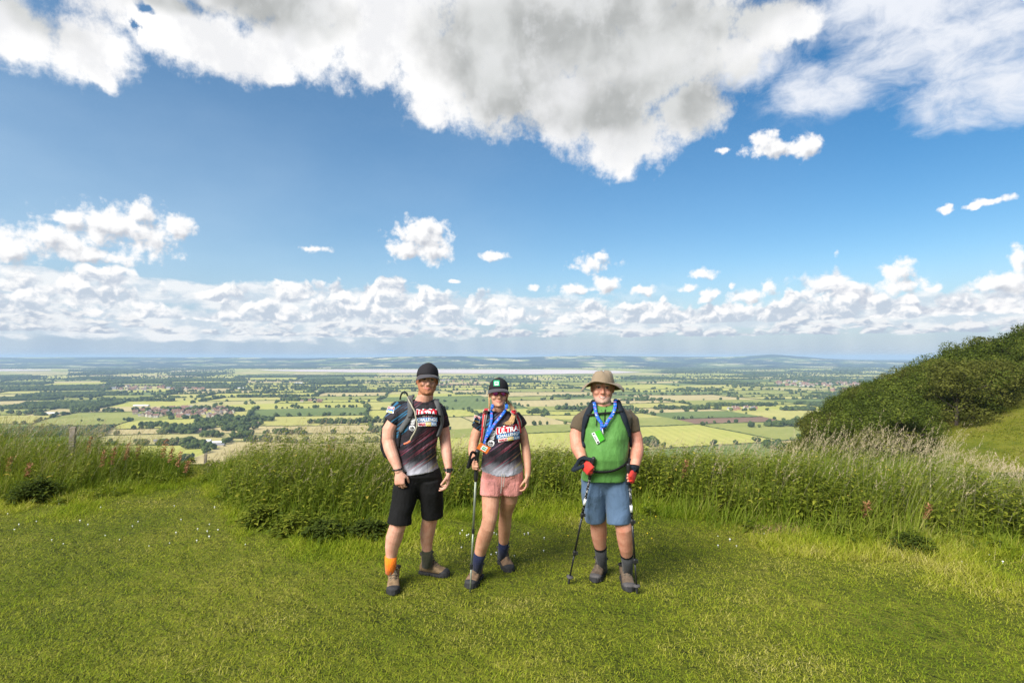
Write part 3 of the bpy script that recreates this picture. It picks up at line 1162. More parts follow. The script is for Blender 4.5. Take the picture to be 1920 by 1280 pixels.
def build_wood():
    r = np.random.default_rng(31)
    kinds = []
    for i, lm in enumerate((0, 0, 0, 1, 1, 2)):
        kinds.append((tree_pair(r, 9.0, r.uniform(6.2, 8.4), 5600, .155, LEAF_WOOD[lm], 1.1), lm))
    # skyline and foot of the wood as the photograph's outline (column, top row)
    sky_c = [1480, 1500, 1520, 1560, 1600, 1660, 1700, 1750, 1800, 1860, 1920, 2100]
    sky_r = [815, 800, 775, 748, 722, 703, 690, 662, 641, 622, 600, 548]
    foot_c = [1480, 1560, 1680, 1705, 1740, 1780, 1830, 1880, 1930, 2100]
    foot_r = [940, 940, 930, 868, 832, 806, 782, 763, 745, 690]
    spots = []
    tries = 0
    while len(spots) < 240 and tries < 60000:
        tries += 1
        Y = r.uniform(78, 205)
        px = r.uniform(1470, 2010)
        X = (px - 960) / 1067 * Y
        z = float(ground_h(X, Y))
        h = r.uniform(6.0, 11.0)
        top = 668 - (z + h - EYE) / Y * 1067
        foot = 668 - (z - EYE) / Y * 1067
        srow = np.interp(px, sky_c, sky_r)
        frow = np.interp(px, foot_c, foot_r)
        if top < srow - 3 + r.uniform(0, 6):
            h2 = (EYE - z) + (668 - srow - r.uniform(-2, 4)) / 1067 * Y
            if h2 < 5.0:
                continue
            h = h2
        if foot > frow + 1:
            continue
        if top > frow - 2:
            continue
        if any((X - a) ** 2 + (Y - b) ** 2 < (2.9 + .010 * (Y - 78)) ** 2 for a, b, _, _, _ in spots):
            continue
        spots.append((X, Y, z, h, px))
    spots.sort(key=lambda s: s[1])
    words = {0: ("dark green leafy tree", "broad leafy trees"), 1: ("olive green scrubby tree", "olive scrub trees"), 2: ("silvery pale leaved tree", "pale leaved trees")}
    for (X, Y, z, h, px) in spots:
        pk = [.26, .22, .2, .15, .14, .03]
        (tm, cm), lm = kinds[int(r.choice(6, p=pk))]
        root = bpy.data.objects.new("wood_tree", None)
        root.location = (X, Y, z - .3)
        s = h / 9.0
        root.scale = (s * r.uniform(.95, 1.25), s * r.uniform(.95, 1.25), s)
        root.rotation_euler = (0, 0, r.uniform(0, 6.28))
        link(root)
        for m in (tm, cm):
            link(bpy.data.objects.new(m.name.split('.')[0], m), root)
        where = ("low left end" if px < 1620 else ("middle" if px < 1790 else "high right end")) + (", front edge" if Y < 108 else ", back ranks")
        tag(root, "%s, %s of hillside wood" % (words[lm][0], where), "tree", "%s, %s of the hanging wood" % (words[lm][1], where))
    print("wood trees", len(spots), "tries", tries)


build_wood()


def build_slope_grass():
    r = np.random.default_rng(37)
    n = 60000
    Y = r.uniform(55, 150, n)
    X = r.uniform(.60, 1.02, n) * Y
    z = ground_h(X, Y)
    k = fbm(X * .25, Y * .12, 63, 4)
    keep = r.random(n) < np.clip((k - .40) * 5, .05, 1)
    X, Y, z, k = X[keep], Y[keep], z[keep], k[keep]
    n = len(X)
    V, F, per = blades(np.stack([X, Y, z - .03], -1), r.uniform(.15, .5, n), r.uniform(.05, .14, n), r.normal(.2, 1.2, n), r.uniform(.1, .7, n), r.uniform(.3, 1.2, n), 2, r)
    m = leaf_mat("slope_grass_blade", [(.0, (.075, .100, .007)), (.5, (.150, .155, .012)), (1.0, (.30, .25, .08))], trans=.25, rough=.8, spec=.1)
    tn = np.clip(.25 + 1.1 * (fbm(X * .06, Y * .06, 67, 3) - .3) + r.normal(0, .2, n), 0, 1)
    o = np_obj("slope_grass", V, F, m, tint=np.repeat(tn, per))
    tag(o, "rough tufted grass on the steep slope below the wood", "grass", kind="stuff")
# ------------------------------------------------------------------ lawn, tall grass and weeds
LAWN = leaf_mat("lawn_blade", [(.0, (.090, .160, .010)), (.35, (.225, .290, .015)), (.60, (.345, .350, .034)), (.80, (.480, .430, .120)), (1.0, (.60, .52, .26))], trans=.30, rough=.7, spec=.12, patch=(.9, .55))
TALL = leaf_mat("tall_grass_blade", [(.0, (.070, .120, .008)), (.45, (.155, .215, .016)), (.75, (.255, .275, .042)), (1.0, (.47, .40, .18))], trans=.32, rough=.65, spec=.15, patch=(.8, .35))
SEED = leaf_mat("seed_head", [(.0, (.30, .24, .14)), (.5, (.40, .33, .20)), (1.0, (.46, .36, .27))], trans=.25, rough=.7)
NETTLE = leaf_mat("nettle_leaf", [(.0, (.045, .072, .007)), (.5, (.135, .165, .015)), (.86, (.250, .260, .030)), (.93, (.40, .34, .05)), (1.0, (.42, .33, .06))], trans=.28, rough=.65, spec=.15)
DARKLEAF = leaf_mat("dark_leaf", [(.0, (.028, .045, .008)), (1.0, (.085, .115, .018))], trans=.25, rough=.75, spec=.08)
DOCK = leaf_mat("dock_seed", [(.0, (.20, .085, .04)), (1.0, (.38, .19, .09))], trans=.15, rough=.7)
STEM = leaf_mat("plant_stem", [(.0, (.12, .15, .05)), (1.0, (.26, .23, .12))], trans=.1, rough=.7)
PETAL = simple_mat("white_petal", (.80, .80, .76), .6, .2, .05, 50)
YELLOW = simple_mat("yellow_petal", (.80, .55, .03), .6, .2, .08, 50)

# front line of the tall growth: photograph (column, row) -> ground
_front = [(-300, 938), (0, 942), (120, 948), (230, 930), (330, 908), (350, 897), (372, 893), (395, 925), (450, 985), (540, 1008), (640, 1012), (735, 1000), (860, 972), (1000, 960), (1080, 957), (1230, 962), (1350, 992), (1480, 1015), (1600, 1034), (1720, 1042), (1830, 1052), (1920, 1064), (2150, 1085)]
_fp = [GP(a, b) for a, b in _front]
_fa = np.array([p.x / p.y for p in _fp])
_fy = np.array([p.y for p in _fp])


def front_y(x, y):
    return np.interp(np.asarray(x) / np.maximum(np.asarray(y), .1), _fa, _fy)


def blades(base, length, width, heading, lean, curve, nseg, r):
    """curved tapering blades; returns V, F (quads + tip triangles)"""
    n = len(base)
    t = np.linspace(0, 1, nseg + 1)
    dirv = np.stack([np.cos(heading), np.sin(heading)], -1)
    ang = lean[:, None] + curve[:, None] * t[None, :]
    seg = length[:, None] / nseg
    hx = np.cumsum(np.sin(ang) * seg, 1) - np.sin(ang[:, :1]) * seg
    hz = np.cumsum(np.cos(ang) * seg, 1) - np.cos(ang[:, :1]) * seg
    tw = heading + r.normal(0, .5, n)
    wv = np.stack([-np.sin(tw), np.cos(tw)], -1)
    wd = width[:, None] * (1 - t[None, :] ** 1.6) * .5
    ctr = np.empty((n, nseg + 1, 3))
    ctr[..., :2] = base[:, None, :2] + dirv[:, None, :] * hx[..., None]
    ctr[..., 2] = base[:, 2, None] + hz
    off = np.zeros((n, nseg, 3))
    off[..., :2] = wv[:, None, :] * wd[:, :nseg, None]
    Lf, Rt = ctr[:, :nseg] - off, ctr[:, :nseg] + off
    per = 2 * nseg + 1
    V = np.empty((n, per, 3))
    V[:, 0:2 * nseg:2], V[:, 1:2 * nseg:2], V[:, -1] = Lf, Rt, ctr[:, -1]
    o = (np.arange(n) * per)[:, None]
    Q = [np.stack([o[:, 0] + 2 * k, o[:, 0] + 2 * k + 1, o[:, 0] + 2 * k + 3, o[:, 0] + 2 * k + 2], -1) for k in range(nseg - 1)]
    Tt = np.stack([o[:, 0] + 2 * nseg - 2, o[:, 0] + 2 * nseg - 1, o[:, 0] + 2 * nseg], -1)
    return V.reshape(-1, 3), ([np.concatenate(Q)] if Q else []) + [Tt], per


def scatter(r, n, x0, x1, y0, y1):
    x, y = r.uniform(x0, x1, n), r.uniform(y0, y1, n)
    return x, y


def build_lawn():
    r = np.random.default_rng(41)
    # density falls with distance, sampled in depth
    n = 850000
    y = 2.9 + (r.random(n) ** 1.25) * 7.6
    x = r.uniform(-1, 1, n) * (.93 * y + .25)
    fy = front_y(x, y)
    keep = y < fy + .5
    x, y, fy = x[keep], y[keep], fy[keep]
    near = np.clip(1 - (fy - y) / .9, 0, 1)            # longer towards the tall growth
    tuft = fbm(x * 1.6, y * 1.6, 51, 3)
    z = ground_h(x, y)
    n = len(x)
    ln = r.uniform(.013, .038, n) * (1 + .8 * np.clip(tuft - .5, 0, 1)) + near * r.uniform(.0, .16, n) * (tuft > .42)
    wd = r.uniform(.0030, .0066, n) * (.75 + .05 * y) * .84
    lean = np.abs(r.normal(1.0, .40, n)) * (1 - .5 * near)
    stray = r.random(n) < .0016
    ln = np.where(stray, r.uniform(.07, .17, n), ln)
    lean = np.where(stray, r.uniform(.9, 1.45, n), lean)
    V, F, per = blades(np.stack([x, y, z - .004], -1), ln, wd, r.uniform(0, 6.283, n), lean, r.uniform(.1, 1.0, n), 2, r)
    dry = .6 * fbm(x * .55 + 7, y * .75, 53, 4) + .4 * fbm(x * 2.6, y * 3.2, 57, 3)
    tn = np.clip(.16 + .85 * (dry - .25) + r.normal(0, .27, n) - .22 * near, 0, 1)
    tn = np.where(r.random(n) < .09, r.uniform(.75, 1.0, n), tn)
    tn = np.where(stray, r.uniform(.85, 1, n), tn)
    o = np_obj("lawn_grass", V, F, LAWN, tint=np.repeat(tn, per))
    tag(o, "short mown grass with yellow dry patches on the hilltop", "grass", kind="stuff")


def verge_points(r, n, depth=2.6):
    out = []
    while sum(len(a) for a in out) < n:
        y = r.uniform(4.6, 11.5, n * 2)
        x = r.uniform(-1, 1, n * 2) * (.98 * y + .4)
        d = y - front_y(x, y)
        k = (d > -.12) & (d < depth) & (y < edge_y(x) + 1.0)
        k &= r.random(len(d)) < np.clip((d + .2) / .7, .12, 1)
        a = np.stack([x[k], y[k], d[k]], -1)
        out.append(a)
    return np.concatenate(out)[:n]


def path_gap(x, y):
    """0 in the trodden gap on the left, 1 elsewhere"""
    a = x / y * 1067 + 960
    w = np.where(y > 8, 26.0, 18.0)
    return np.clip(np.abs(a - 372 - (y - 9) * 6) / w - .5, 0, 1)


def tall_h(x, y, d):
    """height the growth reaches at this place"""
    a = x / y * 1067 + 960
    top_row = np.interp(a, [-200, 0, 150, 300, 345, 372, 410, 470, 540, 720, 860, 1010, 1100, 1220, 1340, 1430, 1520, 1640, 1740, 1850, 1920, 2200],
                        [786, 790, 806, 826, 858, 892, 862, 822, 806, 818, 834, 838, 838, 842, 842, 846, 838, 836, 848, 880, 892, 912])
    lim = EYE - (top_row - 668) / 1067 * y                # world height of the outline there
    h = np.clip(d / 1.7, 0, 1) ** .75 * .86 + .10
    return np.minimum(h, np.maximum(lim - ground_h(x, y), .10))


def build_tall_grass():
    r = np.random.default_rng(43)
    P = verge_points(r, 78000, 3.4)
    x, y, d = P.T
    H = tall_h(x, y, d) * (.4 + .6 * path_gap(x, y)) * np.clip(.30 + 1.35 * fbm(x * .9 + 3, y * .9, 65, 3), .45, 1.2)
    n = len(x)
    clump = fbm(x * 1.1, y * 1.1, 61, 3)
    ln = H * r.uniform(.45, 1.18, n) * (.75 + .5 * clump)
    wd = r.uniform(.0045, .0095, n)
    head = r.normal(.1, 1.3, n)                            # wind from the left: most lean right
    lean = np.abs(r.normal(.14, .14, n))
    V, F, per = blades(np.stack([x, y, ground_h(x, y) - .01], -1), ln, wd, head, lean, r.gamma(1.8, .58, n), 5, r)
    tn = np.clip(.22 + .5 * (clump - .3) + r.normal(0, .15, n), 0, 1)
    tn = np.where(r.random(n) < .13, r.uniform(.75, 1, n), tn)
    o = np_obj("tall_grass", V, F, TALL, tint=np.repeat(tn, per))
    tag(o, "tall wild grass along the edge of the hilltop", "grass", kind="stuff")


def build_seed_stalks():
    r = np.random.default_rng(47)
    # thicker at the right and left, thin in the middle
    P = verge_points(r, 9500, 3.2)
    a = P[:, 0] / P[:, 1] * 1067 + 960
    want = np.interp(a, [-100, 0, 250, 350, 420, 560, 760, 1000, 1250, 1400, 1500, 1850, 2000], [.50, .55, .36, .08, .42, .50, .40, .22, .26, .26, .32, .36, .32])
    P = P[(r.random(len(P)) < want) & (P[:, 2] > .55)]
    x, y, d = P.T
    n = len(x)
    z = ground_h(x, y)
    H = np.minimum(tall_h(x, y, d) * r.uniform(.95, 1.25, n) + .06, 1.25) * (.5 + .5 * path_gap(x, y))
    a = x / y * 1067 + 960
    H += np.where((a > 1480) & (a < 1760), r.uniform(0, .30, n), r.uniform(0, .12, n))
    head = r.normal(.15, .6, n)
    lean, cur = np.abs(r.normal(.08, .08, n)), r.uniform(.35, 1.1, n)
    nseg = 6
    base = np.stack([x, y, z], -1)
    V, F, per = blades(base, H, np.full(n, .0042), head, lean, cur, nseg, r)
    tn = np.repeat(r.uniform(.2, 1, n), per)
    # the heads: many small florets along the last fifth of each stalk
    t = np.linspace(0, 1, nseg + 1)
    ang = lean[:, None] + cur[:, None] * t[None]
    seg = H[:, None] / nseg
    hx = np.cumsum(np.sin(ang) * seg, 1) - np.sin(ang[:, :1]) * seg
    hz = np.cumsum(np.cos(ang) * seg, 1) - np.cos(ang[:, :1]) * seg
    k = 16
    u = np.linspace(.76, 1.0, k)
    px = np.stack([np.interp(u, t, row) for row in hx])
    pz = np.stack([np.interp(u, t, row) for row in hz])
    C = np.empty((n, k, 3))
    C[..., 0] = x[:, None] + np.cos(head)[:, None] * px
    C[..., 1] = y[:, None] + np.sin(head)[:, None] * px
    C[..., 2] = z[:, None] + pz
    C += r.normal(0, .0045, C.shape)
    C = C.reshape(-1, 3)
    m = len(C)
    hh = np.repeat(head, k)
    V2, F2, per2 = blades(C, r.uniform(.014, .032, m), r.uniform(.0035, .0065, m), hh + r.normal(0, .7, m), r.uniform(.2, 1.2, m), r.uniform(-.3, .5, m), 2, r)
    F2 = [f + len(V) for f in F2]
    nf1 = sum(len(f) for f in F)
    nf2 = sum(len(f) for f in F2)
    mi = np.concatenate([np.zeros(nf1, int), np.ones(nf2, int)])
    o = np_obj("seed_grass", np.concatenate([V, V2]), F + F2, [STEM, SEED], midx=mi, tint=np.concatenate([tn, np.repeat(np.repeat(r.random(n), k), per2)]))
    tag(o, "straw coloured seeding grass stalks leaning right above the green growth", "grass", kind="stuff")


def leafy_plants(r, base, heights, leaf_len, pairs, droop=.5, spread=1.0, leaf_w=.45, stem_w=.005):
    """upright stems with opposite leaves; returns V, F list, tint, mat index (0 leaf, 1 stem)"""
    n = len(base)
    lx, ly = r.normal(.04, .07, n), r.normal(0, .06, n)
    V, F, per = blades(base, heights, np.full(n, stem_w), np.arctan2(ly, lx), np.hypot(lx, ly), r.uniform(0, .15, n), 3, r)
    tn = [np.repeat(r.uniform(0, .5, n), per)]
    nst = sum(len(f) for f in F)
    # leaves
    k = pairs * 2
    t = np.repeat(np.linspace(.12, 1.0, pairs), 2)[None, :] + r.normal(0, .015, (n, k))
    rot = r.uniform(0, 6.28, n)[:, None] + np.repeat(np.arange(pairs) * math.pi / 2, 2)[None] + np.tile([0, math.pi], pairs)[None] + r.normal(0, .25, (n, k))
    C = np.empty((n, k, 3))
    C[..., 0] = base[:, 0, None] + (lx * heights)[:, None] * t
    C[..., 1] = base[:, 1, None] + (ly * heights)[:, None] * t
    C[..., 2] = base[:, 2, None] + heights[:, None] * t * .98
    ll = leaf_len * (1.08 - .55 * t ** 2) * r.uniform(.7, 1.25, (n, k)) * spread
    C, rot, ll, tt = C.reshape(-1, 3), rot.ravel(), ll.ravel(), t.ravel()
    m = len(C)
    d = np.stack([np.cos(rot), np.sin(rot), np.zeros(m)], -1)
    s = np.stack([-np.sin(rot), np.cos(rot), np.zeros(m)], -1)
    up = r.uniform(-.1, .5, m) * (1.3 - tt * .4)
    dr = droop * r.uniform(.5, 1.3, m)
    p1 = C + d * (ll * .35)[:, None] + np.array([0, 0, 1]) * (ll * .35 * up)[:, None]
    p2 = C + d * (ll * .72)[:, None] + np.array([0, 0, 1]) * (ll * (.55 * up - .22 * dr))[:, None]
    p3 = C + d * ll[:, None] + np.array([0, 0, 1]) * (ll * (.6 * up - .60 * dr))[:, None]
    w1, w2 = (ll * leaf_w * .5)[:, None] * s, (ll * leaf_w * .38)[:, None] * s
    fold = np.array([0, 0, .18]) * ll[:, None] * leaf_w
    LV = np.stack([C, p1 - w1 + fold, p1, p1 + w1 + fold, p2 - w2 + fold, p2, p2 + w2 + fold, p3], 1).reshape(-1, 3)
    o = (np.arange(m) * 8 + len(V))
    LT = np.concatenate([np.stack([o, o + 2, o + 1], -1), np.stack([o, o + 3, o + 2], -1), np.stack([o + 4, o + 5, o + 7], -1), np.stack([o + 5, o + 6, o + 7], -1)])
    LQ = np.concatenate([np.stack([o + 1, o + 2, o + 5, o + 4], -1), np.stack([o + 2, o + 3, o + 6, o + 5], -1)])
    lt = np.repeat(np.clip(r.normal(.42, .2, m) + .1 * (tt - .5), 0, 1), 8)
    return np.concatenate([V, LV]), F + [LQ, LT], np.concatenate(tn + [lt]), np.concatenate([np.ones(nst, int), np.zeros(len(LQ) + len(LT), int)])


def build_nettles():
    r = np.random.default_rng(53)
    P = verge_points(r, 6500, 3.0)
    a = P[:, 0] / P[:, 1] * 1067 + 960
    want = np.interp(a, [-100, 0, 300, 350, 400, 470, 620, 720, 860, 1000, 1220, 1500, 1650, 1800, 1920, 2100], [.12, .14, .18, .02, .06, .46, .40, .28, .36, .48, .64, .58, .38, .28, .26, .3])
    P = P[(r.random(len(P)) < want) & (P[:, 2] > .45)]
    x, y, d = P.T
    h = tall_h(x, y, d) * r.uniform(.60, 1.08, len(x)) * np.clip(.5 + .95 * fbm(x * 1.3, y * 1.3, 69, 3), .5, 1.12)
    V, F, tn, mi = leafy_plants(r, np.stack([x, y, ground_h(x, y)], -1), h, .092, 11)
    o = np_obj("nettle_bed", V, F, [NETTLE, STEM], midx=mi, tint=tn)
    tag(o, "bed of nettles and weeds with a few yellowed leaves", "nettles", kind="stuff")
    print("nettles", len(x))
    # low leafy herbs at the foot of the bank
    P = verge_points(r, 5200, .9)
    P = P[P[:, 2] < .8]
    x, y, d = P.T
    a = x / y * 1067 + 960
    k = (fbm(x * 1.4, y * 1.4, 71, 3) > .52) & (r.random(len(x)) < np.where((a > 480) & (a < 730), .55, .16))
    x, y, d = x[k], y[k], d[k]
    V, F, tn, mi = leafy_plants(r, np.stack([x, y, ground_h(x, y)], -1), r.uniform(.05, .22, len(x)), .085, 4, .4, 1.2, .5)
    o = np_obj("low_herbs", V, F, [NETTLE, STEM], midx=mi, tint=tn * .8)
    tag(o, "low leafy herbs at the foot of the tall grass", "herbs", kind="stuff")


def bush(name, px, py, w, h, label, cat, r, n=90, mtl=None, leaf=.09):
    c = GP(px, py)
    c.z = float(ground_h(c.x, c.y))
    q = r.normal(0, .5, (n, 2)) * w * .5
    q = q[np.hypot(q[:, 0], q[:, 1]) < w * .75]
    base = np.stack([c.x + q[:, 0], c.y + q[:, 1] * .8, np.zeros(len(q))], -1)
    base[:, 2] = ground_h(base[:, 0], base[:, 1])
    hh = h * (1.05 - .8 * (np.hypot(q[:, 0], q[:, 1]) / w)) * r.uniform(.35, 1.15, len(q))
    V, F, tn, mi = leafy_plants(r, base, hh, leaf, 7, .3, 1.0, .5)
    o = np_obj(name, V, F, [mtl or DARKLEAF, STEM], origin=(c.x, c.y, c.z), midx=mi, tint=tn)
    tag(o, label, cat)
    return o


def build_single_plants():
    r = np.random.default_rng(59)
    bush("thistle_clump", 66, 938, .50, .34, "dark low bushy thistle clump in front of the left grass bank", "plant", r, 120)
    bush("leafy_clump", 485, 985, .34, .22, "small leafy clump on the mown grass left of the yellow flowers", "plant", r, 60, NETTLE)
    bush("leafy_clump", 556, 1000, .36, .20, "second small leafy clump nearer the man in black", "plant", r, 60, NETTLE)
    bush("thistle_clump", 612, 1008, .40, .17, "dark spreading weed clump at the foot of the bank behind the man in black", "plant", r, 80)
    bush("thistle_clump", 690, 1006, .34, .18, "dark weed clump right behind the man in black", "plant", r, 80)
    bush("leafy_clump", 1700, 1030, .40, .14, "dark low leaves at the foot of the right bank", "plant", r, 80)
    # docks with rusty seed spikes
    docks = [(330, 862, 8.1, .82), (314, 850, 8.4, .9), (300, 838, 8.6, 1.0), (206, 852, 8.2, .85), (231, 845, 8.5, .9), (186, 858, 8.1, .7), (47, 884, 7.8, .75), (10, 872, 8.0, .8), (252, 848, 8.6, .85), (1275, 880, 7.2, .75), (1618, 985, 5.9, .45), (1735, 990, 5.8, .45), (160, 832, 9.0, .8), (345, 880, 8.0, .6)]
    names = ["left of the trodden gap", "on the left bank", "on the left bank", "on the left bank", "on the left bank", "on the left bank", "at the far left edge", "at the far left edge", "on the left bank", "right of the older walker", "low on the right bank", "low on the right bank", "on the left bank", "left of the trodden gap"]
    for (px, py, Y, h), nm in zip(docks, names):
        top = PX(px, py, Y)
        gz = float(ground_h(top.x, top.y))
        hh = max(.35, min(1.1, top.z - gz + .12))
        root = bpy.data.objects.new("dock_plant", None)
        root.location = (top.x, top.y, gz)
        link(root)
        tag(root, "rusty brown dock seed spike " + nm, "plant", "dock plants " + nm)
        b = np.array([[0, 0, 0.0]])
        V, F, per = blades(b, np.array([hh]), np.array([.008]), np.array([.2]), np.array([.06]), np.array([.15]), 4, r)
        st = bpy.data.objects.new("stem", np_mesh("stem", V, F, STEM, tint=np.zeros(len(V))))
        link(st, root)
        m = 130
        t = r.uniform(.55, 1.0, m)
        C = np.stack([.06 * hh * t + .09 * hh * t * t + r.normal(0, .016, m), r.normal(0, .016, m), hh * t * .99], -1)
        V, F, per = blades(C, r.uniform(.015, .035, m), r.uniform(.012, .02, m), r.uniform(0, 6.28, m), r.uniform(.2, 1.4, m), r.uniform(0, .5, m), 2, r)
        link(bpy.data.objects.new("seed_spike", np_mesh("seed_spike", V, F, DOCK, tint=np.repeat(r.random(m), per))), root)
    # fence posts in the growth
    wood = simple_mat("weathered_post", (.30, .26, .21), .9, .1, .3, 14, .5, 60, .01)
    red = simple_mat("red_paint_marker", (.62, .17, .09), .7, .2, .15, 20)

    def post(px, py, Y, w, lab, cap=None):
        p = PX(px, py, Y)
        gz = float(ground_h(p.x, p.y)) - .2
        bm = bmesh.new()
        bmesh.ops.create_cube(bm, size=1)
        bmesh.ops.scale(bm, vec=(w, w, p.z - gz), verts=bm.verts)
        bmesh.ops.bevel(bm, geom=bm.edges[:], offset=w * .12, segments=2, affect='EDGES')
        bmesh.ops.rotate(bm, matrix=Matrix.Rotation(.05, 3, 'Y') @ Matrix.Rotation(.4, 3, 'Z'), verts=bm.verts)
        me = bpy.data.meshes.new("fence_post")
        bm.to_mesh(me)
        bm.free()
        me.materials.append(wood)
        o = link(bpy.data.objects.new("fence_post", me))
        o.location = (p.x, p.y, (p.z + gz) / 2)
        tag(o, lab, "post")
        if cap:
            bm = bmesh.new()
            bmesh.ops.create_cube(bm, size=1)
            bmesh.ops.scale(bm, vec=(w * 1.12, w * 1.12, .10), verts=bm.verts)
            bmesh.ops.bevel(bm, geom=bm.edges[:], offset=w * .1, segments=2, affect='EDGES')
            me = bpy.data.meshes.new("painted_band")
            bm.to_mesh(me)
            bm.free()
            me.materials.append(red)
            c = link(bpy.data.objects.new("painted_band", me), o)
            c.location = (0, 0, (p.z - gz) / 2 - .17)
            c.rotation_euler = (0, .05, .4)
    post(135, 800, 9.2, .085, "grey weathered post sticking out of the left grass bank")
    post(621, 818, 8.4, .085, "short post with an orange red band behind tall grass left of the walkers", True)
    post(385, 850, 10.6, .05, "thin pale stake standing in the trodden gap")
    # daisies and buttercups
    bm = bmesh.new()
    bmesh.ops.create_uvsphere(bm, u_segments=8, v_segments=4, radius=.0068)
    bmesh.ops.scale(bm, vec=(1, 1, .65), verts=bm.verts)
    bmesh.ops.translate(bm, vec=(0, 0, .016), verts=bm.verts)
    bmesh.ops.create_cone(bm, segments=5, radius1=.0016, radius2=.0014, depth=.016, matrix=Matrix.Translation((0, 0, .008)))
    wm, ym = bpy.data.meshes.new("clover_flower"), bpy.data.meshes.new("buttercup")
    bm.to_mesh(wm), bm.to_mesh(ym)
    bm.free()
    wm.materials.append(PETAL), ym.materials.append(YELLOW)
    areas = [((0, 945), (460, 1025), 30, "on the mown grass in the left of the picture", 0), ((860, 975), (1060, 1045), 20, "on the grass between the woman and the older man", 0), ((1330, 985), (1560, 1030), 12, "at the foot of the right bank", 0), ((1640, 1000), (1915, 1065), 16, "near the right edge of the mown grass", 0),
             ((560, 940), (720, 990), 16, "low on the bank behind the man in black", 1), ((1040, 940), (1240, 1035), 12, "on the grass around the older man", 1)]
    for (a, b, n, nm, k) in areas:
        for i in range(n):
            p = GP(r.uniform(a[0], b[0]), r.uniform(a[1], b[1]))
            d = p.y - float(front_y(p.x, p.y))
            if d > .15 and not k:
                continue
            o = bpy.data.objects.new("buttercup" if k else "clover_flower", ym if k else wm)
            o.location = (p.x, p.y, float(ground_h(p.x, p.y)) + (max(0, d) * .1 if k else 0))
            q = r.uniform(.75, 1.35)
            o.scale = (q, q, q + (min(3, max(0, d) * 4) if k else 0))
            link(o)
            tag(o, ("tiny yellow buttercup " if k else "tiny white clover flower ") + nm, "flower", ("yellow flowers " if k else "white flowers ") + nm)


def build_dead_grass():
    r = np.random.default_rng(61)
    c = GP(1487, 998)
    n = 900
    x, y = c.x + r.normal(0, .17, n), c.y + r.normal(0, .10, n)
    V, F, per = blades(np.stack([x, y, ground_h(x, y) + r.uniform(0, .05, n)], -1), r.uniform(.05, .16, n), r.uniform(.003, .006, n), r.uniform(0, 6.28, n), r.uniform(.9, 1.6, n), r.uniform(0, .6, n), 2, r)
    m = leaf_mat("dead_straw", [(.0, (.20, .12, .06)), (1.0, (.46, .32, .18))], trans=.15, rough=.8, spec=.1)
    o = np_obj("dead_grass", V, F, m, tint=np.repeat(r.random(n), per))
    tag(o, "small brown patch of dead cut grass at the foot of the right bank", "grass", kind="stuff")


build_slope_grass()
build_dead_grass()
build_lawn()
build_tall_grass()
build_seed_stalks()
build_nettles()
build_single_plants()
# ------------------------------------------------------------------ kit for people and what they wear
class Geo:
    def __init__(self):
        self.V, self.F, self.n = [], [], 0

    def add(self, V, F):
        self.V.append(np.asarray(V, float))
        self.F += [[i + self.n for i in f] for f in F]
        self.n += len(V)
        return self

    def rings(self, R_, closed=True):
        """loft through rings of equal length, ends capped"""
        k = len(R_[0])
        V = np.concatenate([np.asarray(r, float) for r in R_])
        F = []
        for i in range(len(R_) - 1):
            for j in range(k):
                a, b = i * k + j, i * k + (j + 1) % k
                F.append([a, b, b + k, a + k])
        F.append(list(range(k))[::-1])
        F.append([(len(R_) - 1) * k + j for j in range(k)])
        return self.add(V, F)

    def tube(self, pts, rad, k=14, flat=None, round_ends=True):
        """tapering round limb; flat = (axis vector, factor) squeezes the section along that axis"""
        P = [Vector(p) for p in pts]
        Rr = list(rad)
        if round_ends:
            d0, d1 = (P[0] - P[1]).normalized(), (P[-1] - P[-2]).normalized()
            h = [(.92, .4), (.62, .80)]
            pre = [(P[0] + d0 * Rr[0] * b, Rr[0] * math.sqrt(1 - b * b)) for _, b in h][::-1]
            post = [(P[-1] + d1 * Rr[-1] * b, Rr[-1] * math.sqrt(1 - b * b)) for _, b in h]
            P = [p for p, _ in pre] + P + [p for p, _ in post]
            Rr = [q for _, q in pre] + Rr + [q for _, q in post]
        out, u = [], None
        for i, p in enumerate(P):
            t = (P[min(i + 1, len(P) - 1)] - P[max(i - 1, 0)]).normalized()
            if u is None:
                u = t.cross(Vector((0.13, .97, .21)))
                if u.length < 1e-3:
                    u = t.cross(Vector((1, 0, 0)))
            u = (u - t * u.dot(t)).normalized()
            v = t.cross(u)
            ring = []
            for j in range(k):
                a = 2 * math.pi * j / k
                o = (u * math.cos(a) + v * math.sin(a)) * Rr[i]
                if flat:
                    ax = Vector(flat[0]).normalized()
                    o = o - ax * o.dot(ax) * (1 - flat[1])
                ring.append(p + o)
            out.append(ring)
        return self.rings(out)

    def ball(self, c, r):
        r = np.asarray(r if hasattr(r, '__len__') else (r, r, r), float)
        return self.add(ICO2_V * r + np.asarray(c, float), ICO2_F.tolist())

    def box(self, c, size, rot=None):
        s = np.asarray(size, float) / 2
        V = np.array([[x, y, z] for z in (-1, 1) for y in (-1, 1) for x in (-1, 1)], float) * s
        if rot is not None:
            V = V @ np.array(rot.to_3x3()).T
        return self.add(V + np.asarray(c, float), [[0, 2, 3, 1], [4, 5, 7, 6], [0, 1, 5, 4], [2, 6, 7, 3], [0, 4, 6, 2], [1, 3, 7, 5]])

    def arrays(self):
        return np.concatenate(self.V), self.F

    def transformed(self, M):
        V, F = self.arrays()
        A = np.array(M)
        g = Geo()
        g.add(V @ A[:3, :3].T + A[:3, 3], F)
        return g


